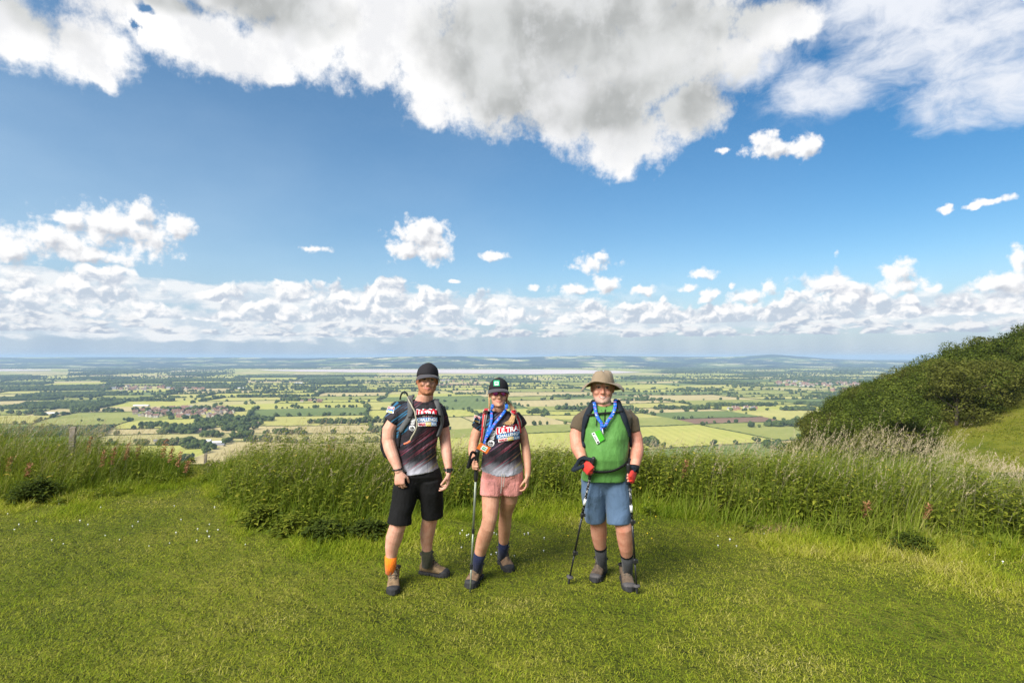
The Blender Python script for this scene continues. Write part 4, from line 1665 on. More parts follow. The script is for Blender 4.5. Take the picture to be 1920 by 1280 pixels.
def remesh(geo, voxel, smooth=3, sub=None):
    """fuses overlapping closed shapes into one continuous surface"""
    V, F = geo.arrays()
    me = bpy.data.meshes.new("fuse")
    me.from_pydata([tuple(v) for v in V], [], F)
    bm = bmesh.new()
    bm.from_mesh(me)
    bmesh.ops.recalc_face_normals(bm, faces=bm.faces)
    bm.to_mesh(me)
    bm.free()
    ob = bpy.data.objects.new("fuse", me)
    COL.objects.link(ob)
    m = ob.modifiers.new("r", 'REMESH')
    m.mode = 'VOXEL'
    m.voxel_size = voxel
    if smooth:
        s = ob.modifiers.new("s", 'SMOOTH')
        s.factor = .5
        s.iterations = smooth
    dg = bpy.context.evaluated_depsgraph_get()
    ev = ob.evaluated_get(dg)
    me2 = bpy.data.meshes.new_from_object(ev)
    n = len(me2.vertices)
    co = np.empty(n * 3, np.float32)
    me2.vertices.foreach_get("co", co)
    Fs = [list(p.vertices) for p in me2.polygons]
    bpy.data.objects.remove(ob)
    bpy.data.meshes.remove(me)
    bpy.data.meshes.remove(me2)
    return co.reshape(-1, 3).astype(float), Fs


def poly_obj(name, V, F, mats, parent=None, origin=None, midx=None, smooth=True):
    V = np.asarray(V, float)
    o3 = ORIG[parent.name] if parent is not None else (np.asarray(origin, float) if origin is not None else np.zeros(3))
    me = bpy.data.meshes.new(name)
    me.from_pydata([tuple(v) for v in (V - o3)], [], F)
    for m in (mats if isinstance(mats, (list, tuple)) else [mats]):
        me.materials.append(m)
    if midx is not None:
        me.polygons.foreach_set("material_index", np.asarray(midx, np.int32))
    me.polygons.foreach_set("use_smooth", np.full(len(me.polygons), bool(smooth)))
    me.update()
    o = bpy.data.objects.new(name, me)
    link(o, parent)
    if parent is None:
        o.location = tuple(o3)
    ORIG[o.name] = o3
    return o


def geo_obj(name, geo, mats, parent=None, origin=None, midx=None, smooth=True):
    V, F = geo.arrays()
    return poly_obj(name, V, F, mats, parent, origin, midx, smooth)


def px_of(V):
    """photograph column and row of world points"""
    V = np.asarray(V, float)
    c, s = math.cos(PITCH), math.sin(PITCH)
    y, z = V[:, 1], V[:, 2] - EYE
    f = y * c + z * s
    w = -y * s + z * c
    return np.stack([960 + FPX * V[:, 0] / f, 640 - FPX * w / f], -1)


def hring(xl, xr, py, Y, ry, n=28, ex=2.5, back=None):
    """level ring whose sides show at columns xl and xr"""
    c = PX((xl + xr) / 2, py, Y)
    rx = (xr - xl) / 2 * Y / FPX
    out = []
    for j in range(n):
        a = 2 * math.pi * j / n
        ca, sa = math.cos(a), math.sin(a)
        yy = ry if sa < 0 or back is None else back
        out.append((c.x + rx * math.copysign(abs(ca) ** (2 / ex), ca), c.y + yy * math.copysign(abs(sa) ** (2 / ex), sa), c.z))
    return out


def limb_px(geo, pts, k=14, **kw):
    return geo.tube([PX(a, b, Y) for a, b, Y, _ in pts], [r * Y / FPX for _, _, Y, r in pts], k, **kw)


def faces_centres(V, F):
    return np.array([V[f].mean(0) for f in F])


def bvh(V, F):
    return BVHTree.FromPolygons([tuple(v) for v in V], F)


def cast(trees, px, py, off=.0, Yd=4.6):
    o = Vector((0, 0, EYE))
    d = ray(px, py).normalized()
    best = None
    for t in trees:
        h, n, i, dist = t.ray_cast(o, d)
        if h is not None and (best is None or dist < best[2]):
            best = (h, n, dist)
    if best is None:
        p = PX(px, py, Yd)
        return p - d * off, -d
    h, n, _ = best
    if n.dot(d) > 0:
        n = -n
    return h + n * off - d * off * .3, n


def smooth_path(pts, k=6):
    """Catmull-Rom through tuples"""
    P = [np.array(p, float) for p in pts]
    P = [2 * P[0] - P[1]] + P + [2 * P[-1] - P[-2]]
    out = []
    for i in range(1, len(P) - 2):
        for j in range(k):
            t = j / k
            a, b, c, d = P[i - 1:i + 3]
            out.append(.5 * (2 * b + (c - a) * t + (2 * a - 5 * b + 4 * c - d) * t * t + (3 * b - a - 3 * c + d) * t ** 3))
    out.append(P[-2])
    return out


def ribbon(P, N, width, thick, geo=None):
    """flat webbing along points P with outward normals N"""
    geo = geo or Geo()
    P, N = [Vector(p) for p in P], [Vector(n).normalized() for n in N]
    N = [(N[max(0, i - 2)] + N[max(0, i - 1)] + N[i] + N[min(len(N) - 1, i + 1)] + N[min(len(N) - 1, i + 2)]).normalized() for i in range(len(N))]
    rs = []
    for i, p in enumerate(P):
        t = (P[min(i + 1, len(P) - 1)] - P[max(i - 1, 0)]).normalized()
        s = t.cross(N[i]).normalized()
        n = s.cross(t).normalized()
        if n.dot(N[i]) < 0:
            n = -n
        w = width[i] if hasattr(width, '__len__') else width
        h, q = w / 2, thick
        rs.append([p - s * h, p - s * h * .7 + n * q, p + s * h * .7 + n * q, p + s * h, p + s * h * .8 - n * q * .3, p - s * h * .8 - n * q * .3])
    return geo.rings(rs)


def strap_px(trees, path, width, thick, off=.004, k=6, pre=(), post=(), Yd=4.6, geo=None):
    """webbing that follows the clothes along a path of photograph points"""
    P, N = [], []
    for q in smooth_path(path, k):
        h, n = cast(trees, q[0], q[1], off, Yd)
        P.append(h), N.append(n)
    # soften jumps
    for _ in range(2):
        P = [P[0]] + [P[i] * .5 + (P[i - 1] + P[i + 1]) * .25 for i in range(1, len(P) - 1)] + [P[-1]]
    for p, n in reversed(pre):
        P.insert(0, Vector(p)), N.insert(0, Vector(n))
    for p, n in post:
        P.append(Vector(p)), N.append(Vector(n))
    return ribbon(P, N, width, thick, geo)


def decal_px(trees, V2, F, off):
    """lays flat artwork, given in photograph points, on the surface it is printed on"""
    out = [cast(trees, x, y, off)[0] for x, y in V2]
    return np.array([tuple(p) for p in out])


def poly2d(pts, step=1.2):
    """a filled outline as a fine triangle mesh that can follow a curved surface"""
    bm = bmesh.new()
    vs = [bm.verts.new((x, y, 0)) for x, y in pts]
    f = bm.faces.new(vs)
    x0, x1 = min(p[0] for p in pts), max(p[0] for p in pts)
    y0, y1 = min(p[1] for p in pts), max(p[1] for p in pts)
    for axis, lo, hi in ((0, x0, x1), (1, y0, y1)):
        c = lo + step
        while c < hi - .05:
            co = Vector((c, 0, 0)) if axis == 0 else Vector((0, c, 0))
            no = Vector((1, 0, 0)) if axis == 0 else Vector((0, 1, 0))
            bmesh.ops.bisect_plane(bm, geom=bm.verts[:] + bm.edges[:] + bm.faces[:], plane_co=co, plane_no=no)
            c += step
    V = np.array([v.co[:2] for v in bm.verts])
    bm.verts.index_update()
    F = [[v.index for v in f.verts] for f in bm.faces]
    bm.free()
    return V, F


def text2d(s, bold=.03):
    cu = bpy.data.curves.new("t", 'FONT')
    cu.body = s
    cu.size = 1.0
    cu.offset = bold
    cu.fill_mode = 'FRONT'
    cu.resolution_u = 3
    o = bpy.data.objects.new("t", cu)
    COL.objects.link(o)
    me = bpy.data.meshes.new_from_object(o.evaluated_get(bpy.context.evaluated_depsgraph_get()))
    V = np.array([v.co[:2] for v in me.vertices])
    F = [list(p.vertices) for p in me.polygons]
    bpy.data.objects.remove(o)
    bpy.data.curves.remove(cu)
    bpy.data.meshes.remove(me)
    V = V - V.min(0)
    return V / V.max(0), F


def quad_map(V01, tl, tr, bl, br):
    """unit square (y up) into a photograph quad"""
    u, v = V01[:, :1], 1 - V01[:, 1:2]
    tl, tr, bl, br = (np.array(p, float)[None] for p in (tl, tr, bl, br))
    return (tl * (1 - u) + tr * u) * (1 - v) + (bl * (1 - u) + br * u) * v


class Print:
    """artwork in several colours laid on a garment; each colour is a slot of one mesh"""
    def __init__(self, trees):
        self.t, self.V, self.F, self.m, self.n = trees, [], [], [], 0

    def poly(self, pts, mi, off, step=1.2):
        V2, F = poly2d(pts, step)
        self._add(V2, F, mi, off)

    def quad(self, tl, tr, br, bl, mi, off):
        self.poly([tl, tr, br, bl], mi, off)

    def text(self, s, tl, tr, bl, br, mi, off, bold=.03):
        V, F = text2d(s, bold)
        self._add(quad_map(V, tl, tr, bl, br), F, mi, off)

    def _add(self, V2, F, mi, off):
        self.V.append(decal_px(self.t, V2, F, off))
        self.F += [[i + self.n for i in f] for f in F]
        self.m += [mi] * len(F)
        self.n += len(V2)

    def make(self, name, mats, parent):
        return poly_obj(name, np.concatenate(self.V), self.F, mats, parent, midx=self.m, smooth=False)


# ------------------------------------------------------------------ head, hand, boot
def head_matrix(px, py, Y, scale, yaw=0, roll=0, pitch=0):
    """frame of a head whose point between the eyes shows at this place"""
    p = PX(px, py, Y)
    Rm = Matrix.Rotation(R(yaw), 4, 'Z') @ Matrix.Rotation(R(roll), 4, 'Y') @ Matrix.Rotation(R(pitch), 4, 'X')
    M = Matrix.Translation(p) @ Rm @ Matrix.Scale(scale, 4) @ Matrix.Translation((0, .095, 0))
    return M


HEAD_RINGS = [(-.120, .020, -.082, -.050), (-.113, .037, -.095, -.02), (-.098, .050, -.101, .015), (-.075, .062, -.098, .045), (-.045, .070, -.095, .075), (-.02, .074, -.092, .088),
              (.0, .076, -.089, .094), (.02, .078, -.093, .099), (.045, .079, -.093, .100), (.07, .075, -.086, .095), (.095, .060, -.066, .078), (.112, .040, -.042, .052), (.121, .014, -.012, .022)]


def head_geo(full=0.0, fem=False):
    g = Geo()
    rs = []
    for z, w, yf, yb in HEAD_RINGS:
        if z < -.04:
            w *= (1 + .10 * full) * (.93 if fem else 1)
        ring = []
        for j in range(26):
            a = 2 * math.pi * j / 26
            ca, sa = math.cos(a), math.sin(a)
            cy = (yf + yb) / 2
            ry = (yb - yf) / 2
            ex = 2.25
            ring.append((w * math.copysign(abs(ca) ** (2 / ex), ca), cy + ry * math.copysign(abs(sa) ** (2 / ex), sa), z))
        rs.append(ring)
    g.rings(rs)
    g.tube([(0, -.088, .006), (0, -.104, -.018), (0, -.115, -.036)], [.0085, .011, .0135], 10)        # nose
    for s in (-1, 1):
        g.ball((s * .012, -.103, -.040), (.0085, .010, .0075))
        g.ball((s * .040, -.073, -.036), (.025, .026, .024))                                           # cheeks, raised by a smile
        g.tube([(s * .012, -.094, .023), (s * .030, -.093, .027), (s * .050, -.082, .021)], [.0075, .0085, .006], 8)   # brow
        g.ball((s * .031, -.083, .003), (.0145, .0115, .0095))                                         # eyeball under lids
        ear = Matrix.Translation((s * .081, .006, -.006)) @ Matrix.Rotation(s * .45, 4, 'Z')
        e = Geo()
        e.ball((0, 0, 0), (.008, .020, .033))
        V, F = e.transformed(ear).arrays()
        g.add(V, F)
    g.tube([(-.026, -.088, -.062), (-.012, -.0985, -.067), (0, -.1005, -.068), (.012, -.0985, -.067), (.026, -.088, -.062)], [.004, .006, .0065, .006, .004], 8)
    g.tube([(-.022, -.088, -.075), (0, -.1000, -.0805), (.022, -.088, -.075)], [.004, .0065, .004], 8)
    g.ball((0, -.091, -.104), (.018, .016, .014))                                                       # chin
    return g


def hand_frame(d, n):
    d = Vector(d).normalized()
    n = Vector(n)
    n = (n - d * n.dot(d)).normalized()
    return d, n


def hand_geo(g, wrist, d, n, thumb, curl, size=1.0, spread=.12, thumb_curl=.5, glove=None, jitter=0):
    """wrist; d along the back of the hand; n out of its back; thumb +1/-1 side (d x n); curl per joint.
    glove: a second Geo that gets the palm and first finger joints, slightly larger"""
    d, n = hand_frame(d, n)
    t = d.cross(n) * thumb
    w = Vector(wrist)
    S = size

    def palm(G, e):
        rs = []
        for u, hw, th in ((-.012, .026, .019), (.01, .030, .019), (.04, .039, .018), (.07, .043, .016), (.092, .041, .013), (.098, .036, .008)):
            ring = []
            for j in range(16):
                a = 2 * math.pi * j / 16
                ring.append(w + (d * u + t * ((hw + e) * math.cos(a)) + n * ((th + e) * math.sin(a))) * S)
            rs.append(ring)
        G.rings(rs)
        G.tube([w + (d * .012 + t * .018) * S, w + (d * .045 + t * .038 - n * .008) * S], [(.016 + e) * S, (.014 + e) * S], 10)
    palm(g, 0)
    if glove is not None:
        palm(glove, .004)
    base = [(.031, .076, .0090), (.0105, .084, .0094), (-.0105, .078, .0090), (-.0305, .061, .0080)]
    for i, (off, L, r) in enumerate(base):
        ang = (.12 + curl * (1 + .08 * i)) + jitter * (i - 1.5) * .1
        p = w + (d * (.092 - .006 * abs(i - 1)) + t * off) * S
        pts, rad, a = [p - d * .02 * S, p], [r * 1.05 * S, r * 1.08 * S], 0
        for k, (fr, q) in enumerate(((.44, 1.0), (.31, .93), (.25, .80))):
            a += ang * (1.0 if k == 0 else (1.05 if k == 1 else .62))
            dd = d * math.cos(a) - n * math.sin(a) + t * (spread * (1.5 - i) * .35 * math.cos(a))
            p = p + dd.normalized() * (L * fr * S)
            pts.append(p), rad.append(r * q * S)
        g.tube(pts, rad, 9)
        if glove is not None:
            glove.tube([pts[0], pts[1], pts[1].lerp(pts[2], .45)], [q + .0035 * S for q in rad[:3]], 9)
    p = w + (d * .022 + t * .030 - n * .006) * S
    d1 = (d * .72 + t * .55 - n * (.30 + .3 * thumb_curl)).normalized()
    d2 = (d * .85 + t * (.25 - .5 * thumb_curl) - n * (.35 + .5 * thumb_curl)).normalized()
    q1 = p + d1 * .045 * S
    q2 = q1 + d2 * .026 * S
    q3 = q2 + d2 * .018 * S
    g.tube([p, q1, q2, q3], [.0125 * S, .0108 * S, .0098 * S, .0078 * S], 9)


def boot(parent, heel, toe, mats, label=None, height=.185, trouser_mat=None):
    """hiking boot: upper, sole, toe cap, collar, laces. mats = (upper, sole, toe, collar, lace)"""
    heel, toe = Vector(heel), Vector(toe)
    ax = (toe - heel)
    ax.z = 0
    L = ax.length
    ax.normalize()
    lat = Vector((-ax.y, ax.x, 0))
    o = Vector((heel.x, heel.y, .004))
    k = L / .295

    def P(u, v, w):
        return o + ax * (u * k) + lat * v + Vector((0, 0, w))
    prof = [(.004, .026, .075), (.02, .036, .105), (.06, .039, .112), (.11, .041, .108), (.15, .045, .092), (.19, .0485, .076), (.235, .049, .063), (.27, .041, .052), (.288, .026, .043)]

    def section(u, hw, top, base, e=0):
        ring = []
        for j in range(18):
            a = 2 * math.pi * j / 18
            ca, sa = math.cos(a), math.sin(a)
            h = (top - base) / 2
            ring.append(P(u, (hw + e) * math.copysign(abs(ca) ** .75, ca), base + h + (h + e) * math.copysign(abs(sa) ** .85, sa)))
        return ring
    g = Geo()
    g.rings([section(u, w, t, .018) for u, w, t in prof])
    g.tube([P(.075, 0, .06), P(.07, 0, .11), P(.066, 0, height - .01)], [.047, .049, .054], 18, round_ends=False)
    g.tube([P(.10, 0, .115), P(.145, 0, .092), P(.185, 0, .074)], [.022, .022, .018], 10)           # tongue
    V, F = remesh(g, .005, 4)
    nz = np.array([mnoise.noise(Vector(v) * 28) for v in V])
    nr = (V - V.mean(0))
    nr /= np.linalg.norm(nr, axis=1)[:, None]
    V = V + nr * (nz * .0022)[:, None]
    up = poly_obj("boot", V, F, mats[0], parent)
    if label:
        up['label'] = label
    # sole with a heel step and lugs
    s = Geo()
    out = [(-.006, .020), (.0, .034), (.03, .042), (.07, .042), (.12, .041), (.17, .048), (.22, .054), (.26, .048), (.285, .034), (.299, .014)]
    rs = []
    for u, hw in out:
        b = .0 if (u < .085 or u > .125) else .010
        tp = .024 + (.012 if u > .25 else 0)
        rs.append([P(u, -hw, tp), P(u, -hw * 1.02, (tp + b) / 2), P(u, -hw * .94, b), P(u, 0, b), P(u, hw * .94, b), P(u, hw * 1.02, (tp + b) / 2), P(u, hw, tp), P(u, 0, tp)])
    s.rings(rs)
    for i in range(9):
        for sd in (-1, 1):
            u = .01 + i * .031
            s.box(P(u, sd * np.interp(u, [a for a, _ in out], [b for _, b in out]) * .95, .007), (.016, .010, .011), Matrix.Rotation(math.atan2(ax.y, ax.x), 4, 'Z'))
    geo_obj("sole", s, mats[1], up, smooth=False)
    # rubber toe cap
    c = Geo()
    c.rings([section(u, w, t * (1.0 if u > .25 else .88), .016, .0035) for u, w, t in ((.222, .0495, .052), (.235, .049, .058), (.255, .046, .056), (.272, .040, .051), (.290, .026, .043))])
    geo_obj("toe_cap", c, mats[2], up)
    # padded collar
    c = Geo()
    ring = []
    for j in range(20):
        a = 2 * math.pi * j / 20
        ring.append(P(.066 + .052 / k * math.cos(a), .052 * math.sin(a), height - .008 - .012 * math.cos(a) * -1 * .6))
    ring.append(ring[0])
    c.tube(ring, [.009] * len(ring), 8, round_ends=False)
    geo_obj("collar", c, mats[3], up)
    # laces criss-crossing the tongue, with a bow
    c = Geo()
    rows = [(.192, .073, .026), (.172, .087, .027), (.150, .101, .028), (.130, .120, .030), (.119, .140, .031)]
    for i in range(len(rows) - 1):
        (u0, w0, h0), (u1, w1, h1) = rows[i], rows[i + 1]
        for sd in (-1, 1):
            c.tube([P(u0, sd * h0, w0 - .004), P((u0 + u1) / 2 + .004, 0, (w0 + w1) / 2 + .014), P(u1, -sd * h1, w1 - .004)], [.0032] * 3, 6)
    for sd in (-1, 1):
        c.tube([P(.122, 0, .150), P(.135, sd * .025, .160), P(.145, sd * .045, .140), P(.130, sd * .018, .148)], [.003] * 4, 6)
        c.tube([P(.122, 0, .150), P(.15, sd * .014, .130), P(.165, sd * .028, .105)], [.0028] * 3, 6)
    geo_obj("laces", c, mats[4], up)
    return up


def wrinkle(V, amp, freq, seed, stretch=(1, 1, 1), mask=None):
    V = np.asarray(V, float)
    q = V * np.array(stretch) * freq + seed * 7.7
    d = np.array([mnoise.noise(Vector(p)) + .5 * mnoise.noise(Vector(p) * 2.1) for p in q])
    c = V.mean(0)
    n = V - c
    n[:, 2] *= .15
    n /= np.linalg.norm(n, axis=1)[:, None] + 1e-9
    a = amp * d
    if mask is not None:
        a = a * mask
    return V + n * a[:, None]


# ------------------------------------------------------------------ their materials
def skin_mat(name, base, red, seed=0):
    m, T, out = mat(name)
    tc = T.N.new('ShaderNodeTexCoord').outputs['Object']
    n = T.noise(tc, 16, 5, .62)
    n2 = T.noise(tc, 140, 3, .6)
    c = T.ramp(T.m('ADD', T.m('MULTIPLY', n, .7), T.m('MULTIPLY', n2, .3)), [(.40, red), (.58, base)])
    p = principled(T, out, c, .55, .35, bump(T, n2, .25, .002))
    p.inputs['Subsurface Weight'].default_value = .06
    p.inputs['Subsurface Radius'].default_value = (.012, .005, .003)
    p.inputs['Subsurface Scale'].default_value = .6
    return m


def cloth_mat(name, color, rough=.85, var=.12, fold=.35, fscale=9.0, weave=700.0, sheen=.1):
    m, T, out = mat(name)
    tc = T.N.new('ShaderNodeTexCoord').outputs['Object']
    n = T.noise(tc, 5, 4, .6)
    c = T.ramp(n, [(.3, tuple(x * (1 - var) for x in color)), (.7, tuple(min(1, x * (1 + var)) for x in color))])
    h = T.m('ADD', T.m('MULTIPLY', T.noise(T.vm('MULTIPLY', tc, (1, 1, .45)), fscale, 4, .6, .6), .9), T.m('MULTIPLY', T.noise(tc, weave, 2, .5), .04))
    p = principled(T, out, c, rough, .2, bump(T, h, min(1.0, fold * 1.7), .04))
    p.inputs['Sheen Weight'].default_value = sheen
    return m


def race_shirt_mat(name, cx, z_hem, z_chest, flip=1.0):
    """black running shirt with slanting red, blue and gold streaks and a pale grey fade at the hem"""
    m, T, out = mat(name)
    tc = T.N.new('ShaderNodeTexCoord').outputs['Object']
    sep = T.n('ShaderNodeSeparateXYZ', Vector=tc)
    x, z = T.m('SUBTRACT', sep.outputs[0], cx), sep.outputs[2]
    a = R(36)
    q = T.m('SUBTRACT', T.m('MULTIPLY', z, math.cos(a)), T.m('MULTIPLY', x, math.sin(a)))
    p = T.m('ADD', T.m('MULTIPLY', x, math.cos(a)), T.m('MULTIPLY', z, math.sin(a)))
    vec = T.n('ShaderNodeCombineXYZ', X=T.m('MULTIPLY', q, 84), Y=T.m('MULTIPLY', p, 2.2)).outputs[0]
    st = T.noise(vec, 1.0, 3, .55, dims='2D')
    line = T.ss(st, .55, .62)
    vec2 = T.n('ShaderNodeCombineXYZ', X=T.m('MULTIPLY', q, 9), Y=T.m('MULTIPLY', p, 2)).outputs[0]
    reg = T.noise(vec2, 1.0, 2, .5, dims='2D')
    zn = T.lin(z, z_hem, z_chest)
    lower = T.m('MULTIPLY', T.ss(zn, .0, .2), T.ss(zn, 1.25, .80))
    left = T.m('MULTIPLY', T.ss(x, -.02, -.10), T.ss(zn, .45, .9))
    amt = T.m('MAXIMUM', T.m('MULTIPLY', lower, T.ss(reg, .35, .55)), left)
    col = T.ramp(st, [(.55, (.10, .012, .03)), (.66, (.20, .025, .045)), (.72, (.22, .20, .25)), (.80, (.14, .016, .035))])
    blue = T.ramp(st, [(.55, (.010, .075, .15)), (.7, (.022, .135, .24)), (.8, (.10, .03, .06))])
    gold = T.ramp(st, [(.55, (.20, .15, .03)), (.7, (.30, .25, .09)), (.8, (.2, .18, .18))])
    col = T.mix(left, col, blue)
    col = T.mix(T.m('MULTIPLY', T.ss(x, .04, .12), T.ss(zn, .75, .3)), col, gold)
    base = T.mix(T.ss(T.noise(vec2, 1.3, 3, .5, dims='2D'), .45, .7), (.010, .010, .013), (.030, .022, .030))
    c = T.mix(T.m('MULTIPLY', line, amt), base, col)
    fade = T.ss(T.m('ADD', zn, T.m('MULTIPLY', T.m('SUBTRACT', st, .5), .30)), .36, .02)
    c = T.mix(T.m('MULTIPLY', fade, .95), c, (.42, .42, .48))
    c = T.mix(T.ss(zn, .012, -.004), c, (.52, .55, .66))
    h = T.m('ADD', T.noise(T.vm('MULTIPLY', tc, (1, 1, .5)), 9, 4, .6, .6), T.m('MULTIPLY', T.noise(tc, 700, 2, .5), .04))
    principled(T, out, c, .7, .25, bump(T, h, .7, .04))
    return m


SK_A = skin_mat("fair_skin", (.60, .33, .24), (.52, .24, .165))
SK_B = skin_mat("tanned_skin", (.54, .285, .185), (.46, .215, .135))
SK_C = skin_mat("weathered_skin", (.55, .27, .185), (.47, .185, .12))
EYE_W = simple_mat("eye_white", (.40, .34, .30), .3, .4, .03)
EYE_D = simple_mat("eye_iris", (.045, .040, .040), .25, .5, .1)
LIP = simple_mat("lips", (.42, .15, .12), .5, .3, .1)
TEETH = simple_mat("teeth", (.74, .70, .62), .4, .4, .03)
BEARD = simple_mat("ginger_beard", (.36, .155, .085), .85, .15, .35, 160, .6, 300, .004)
BROW = simple_mat("brown_brow", (.24, .12, .065), .85, .15, .3, 120)
STUBBLE = simple_mat("grey_stubble", (.475, .295, .235), .85, .15, .25, 160, .5, 300, .003)
GREY_HAIR = simple_mat("grey_hair", (.38, .34, .30), .85, .2, .3, 120)
BLOND = simple_mat("blond_hair", (.46, .28, .13), .6, .3, .35, 90)
RED_HAIR = simple_mat("ginger_hair", (.30, .13, .06), .8, .2, .3, 120)
BLACK_CLOTH = cloth_mat("black_shorts_cloth", (.007, .007, .0075), sheen=0)
CAP_BLACK = cloth_mat("black_cap_cloth", (.017, .016, .019), fold=.1, sheen=0)
BRIM_CLOTH = cloth_mat("cap_peak_cloth", (.055, .053, .060), fold=.1)  # paler than the dome: a slight sheen put into the colour
PINK_CLOTH = cloth_mat("pink_shorts_cloth", (.62, .255, .225), .6, .08, .55, 12)
BLUE_CLOTH = cloth_mat("blue_shorts_cloth", (.075, .125, .205), .7, .1, .4, 8)
GREEN_CLOTH = cloth_mat("green_shirt_cloth", (.085, .225, .050), .6, .14, .35, 7)
BROWN_CLOTH = cloth_mat("brown_sleeve_cloth", (.085, .064, .040), .8, .1, .35, 8)
HAT_CLOTH = cloth_mat("khaki_hat_cloth", (.235, .180, .120), .85, .14, .2, 14)
NAVY_SOCK = cloth_mat("navy_sock_knit", (.012, .016, .045), .95, .15, .2, 40)
GREY_SOCK = cloth_mat("grey_sock_knit", (.038, .040, .043), .95, .15, .2, 40)
ORANGE_SOCK = cloth_mat("orange_sock_knit", (.85, .20, .015), .95, .1, .2, 40)
OLIVE_SOCK = cloth_mat("olive_sock_knit", (.055, .055, .035), .95, .15, .2, 40)
BOOT_TAN = simple_mat("tan_boot_suede", (.205, .138, .078), .85, .2, .35, 26, .5, 120, .004)
BOOT_BROWN = simple_mat("brown_boot_suede", (.165, .105, .065), .85, .2, .35, 26, .5, 120, .004)
BOOT_DARK = simple_mat("dark_boot_leather", (.110, .080, .056), .8, .2, .35, 26, .5, 120, .004)
RUBBER = simple_mat("boot_rubber", (.028, .028, .030), .75, .3, .2, 40)
RUBBER_GREY = simple_mat("grey_boot_rubber", (.070, .065, .065), .75, .3, .2, 40)
COLLAR = simple_mat("boot_collar_padding", (.060, .050, .038), .9, .15, .2, 40)
LACE = simple_mat("boot_lace", (.10, .085, .065), .9, .15, .3, 60)
WEB_BLACK = cloth_mat("black_webbing", (.011, .011, .012), .85, .15, .15, 30, sheen=0)
WEB_GREY = cloth_mat("grey_strap_padding", (.085, .088, .090), .85, .15, .2, 30)
WEB_RED = cloth_mat("red_strap_cloth", (.42, .015, .025), .7, .1, .2, 30)
WEB_PALE = cloth_mat("pale_strap_edge", (.34, .31, .27), .8, .1, .15, 30)
WEB_NAVY = cloth_mat("navy_strap_cloth", (.012, .018, .027), .85, .15, .15, 30, sheen=0)
HOSE = simple_mat("drinking_tube_rubber", (.30, .28, .20), .5, .4, .1, 40)
HOSE_TIP = simple_mat("orange_bite_valve", (.70, .16, .07), .5, .4, .1, 40)
PLASTIC = simple_mat("black_plastic", (.015, .015, .017), .4, .5, .1, 40)
STEEL = simple_mat("grey_metal", (.45, .45, .46), .35, .5, .1, 40, metal=.8)
POLE_BLACK = simple_mat("black_pole_lacquer", (.014, .014, .016), .35, .5, .1, 40)
POLE_GREEN = simple_mat("grey_green_pole_metal", (.20, .225, .17), .4, .5, .1, 40, metal=.3)
INK_RED = simple_mat("print_red", (.52, .012, .030), .7, .2, .04)
INK_BLUE = simple_mat("print_blue", (.030, .190, .440), .7, .2, .04)
INK_WHITE = simple_mat("print_white", (.80, .80, .80), .7, .2, .02)
INK_YELLOW = simple_mat("print_yellow", (.75, .55, .06), .7, .2, .04)
INK_BLACK = simple_mat("print_black", (.012, .012, .014), .7, .2, .04)
INK_GREEN = simple_mat("print_green", (.015, .34, .14), .7, .2, .04)
INKS = [INK_RED, INK_BLUE, INK_WHITE, INK_YELLOW, INK_BLACK, INK_GREEN]
# ------------------------------------------------------------------ the three walkers
VOX = .0038


def paint(V, F, M, beard=None, hair=None, teeth=False):
    C = faces_centres(V, F)
    A = np.array(M.inverted())
    L = C @ A[:3, :3].T + A[:3, 3]
    x, y, z = L.T
    ax = np.abs(x)
    on = (z > -.135) & (z < .13) & (ax < .1) & (np.abs(y) < .14)
    fr = on & (y < -.045)
    mi = np.zeros(len(F), int)
    if hair:
        mi[on & (z > .0) & (y > -.045) & (ax > .060) & (z < .09) & ~((ax > .075) & (np.abs(y - .008) < .03))] = 7
        mi[on & (y > .03) & (z > -.05)] = 7
        mi[on & (z > .075)] = 7
    if beard:
        lim = np.where(ax > .058, -.004 - (ax - .052) * -.2, np.where(ax > .034, -.072 + (ax - .034) * 2.6, -.053))
        b = on & (z < lim) & (y < .03) & (z > -.122) & (y < .01 - (z + .12) * -.15)
        if beard == 'stubble':
            b &= (z < -.068)
        mi[b & (y > -.1135)] = 5
    zm = -.0705 + 10.0 * x * x
    mi[fr & (ax < .028) & (np.abs(z - zm) < .0075)] = 3
    if teeth:
        mi[fr & (ax < .017) & (np.abs(z - zm) < .0024)] = 4
    mi[fr & (ax > .013) & (ax < .052) & (np.abs(z - (.0245 - 6 * (ax - .030) ** 2)) < .0042)] = 6
    e = ((ax - .031) / .0150) ** 2 + ((z - .0015) / .0055) ** 2
    mi[fr & (e < 1)] = 1
    e = ((ax - .031) / .0085) ** 2 + ((z - .0015) / .0060) ** 2
    mi[fr & (e < 1)] = 2
    mi[fr & (ax > .017) & (ax < .047) & (np.abs(z - (.0075 - 14 * (ax - .031) ** 2)) < .0022)] = 2
    return mi


def make_person(geo, skin, M, feet, label, beard=None, hair=None, beard_mat=None, brow=BROW, hair_mat=None):
    V, F = remesh(geo, VOX, 6)
    mi = paint(V, F, M, beard, hair, beard == 'stubble')
    root = poly_obj("person", V, F, [skin, EYE_W, EYE_D, LIP, TEETH, beard_mat or BEARD, brow, hair_mat or brow], origin=feet, midx=mi)
    tag(root, label, "person", "three walkers posing on the hilltop")
    return root, bvh(V, F)


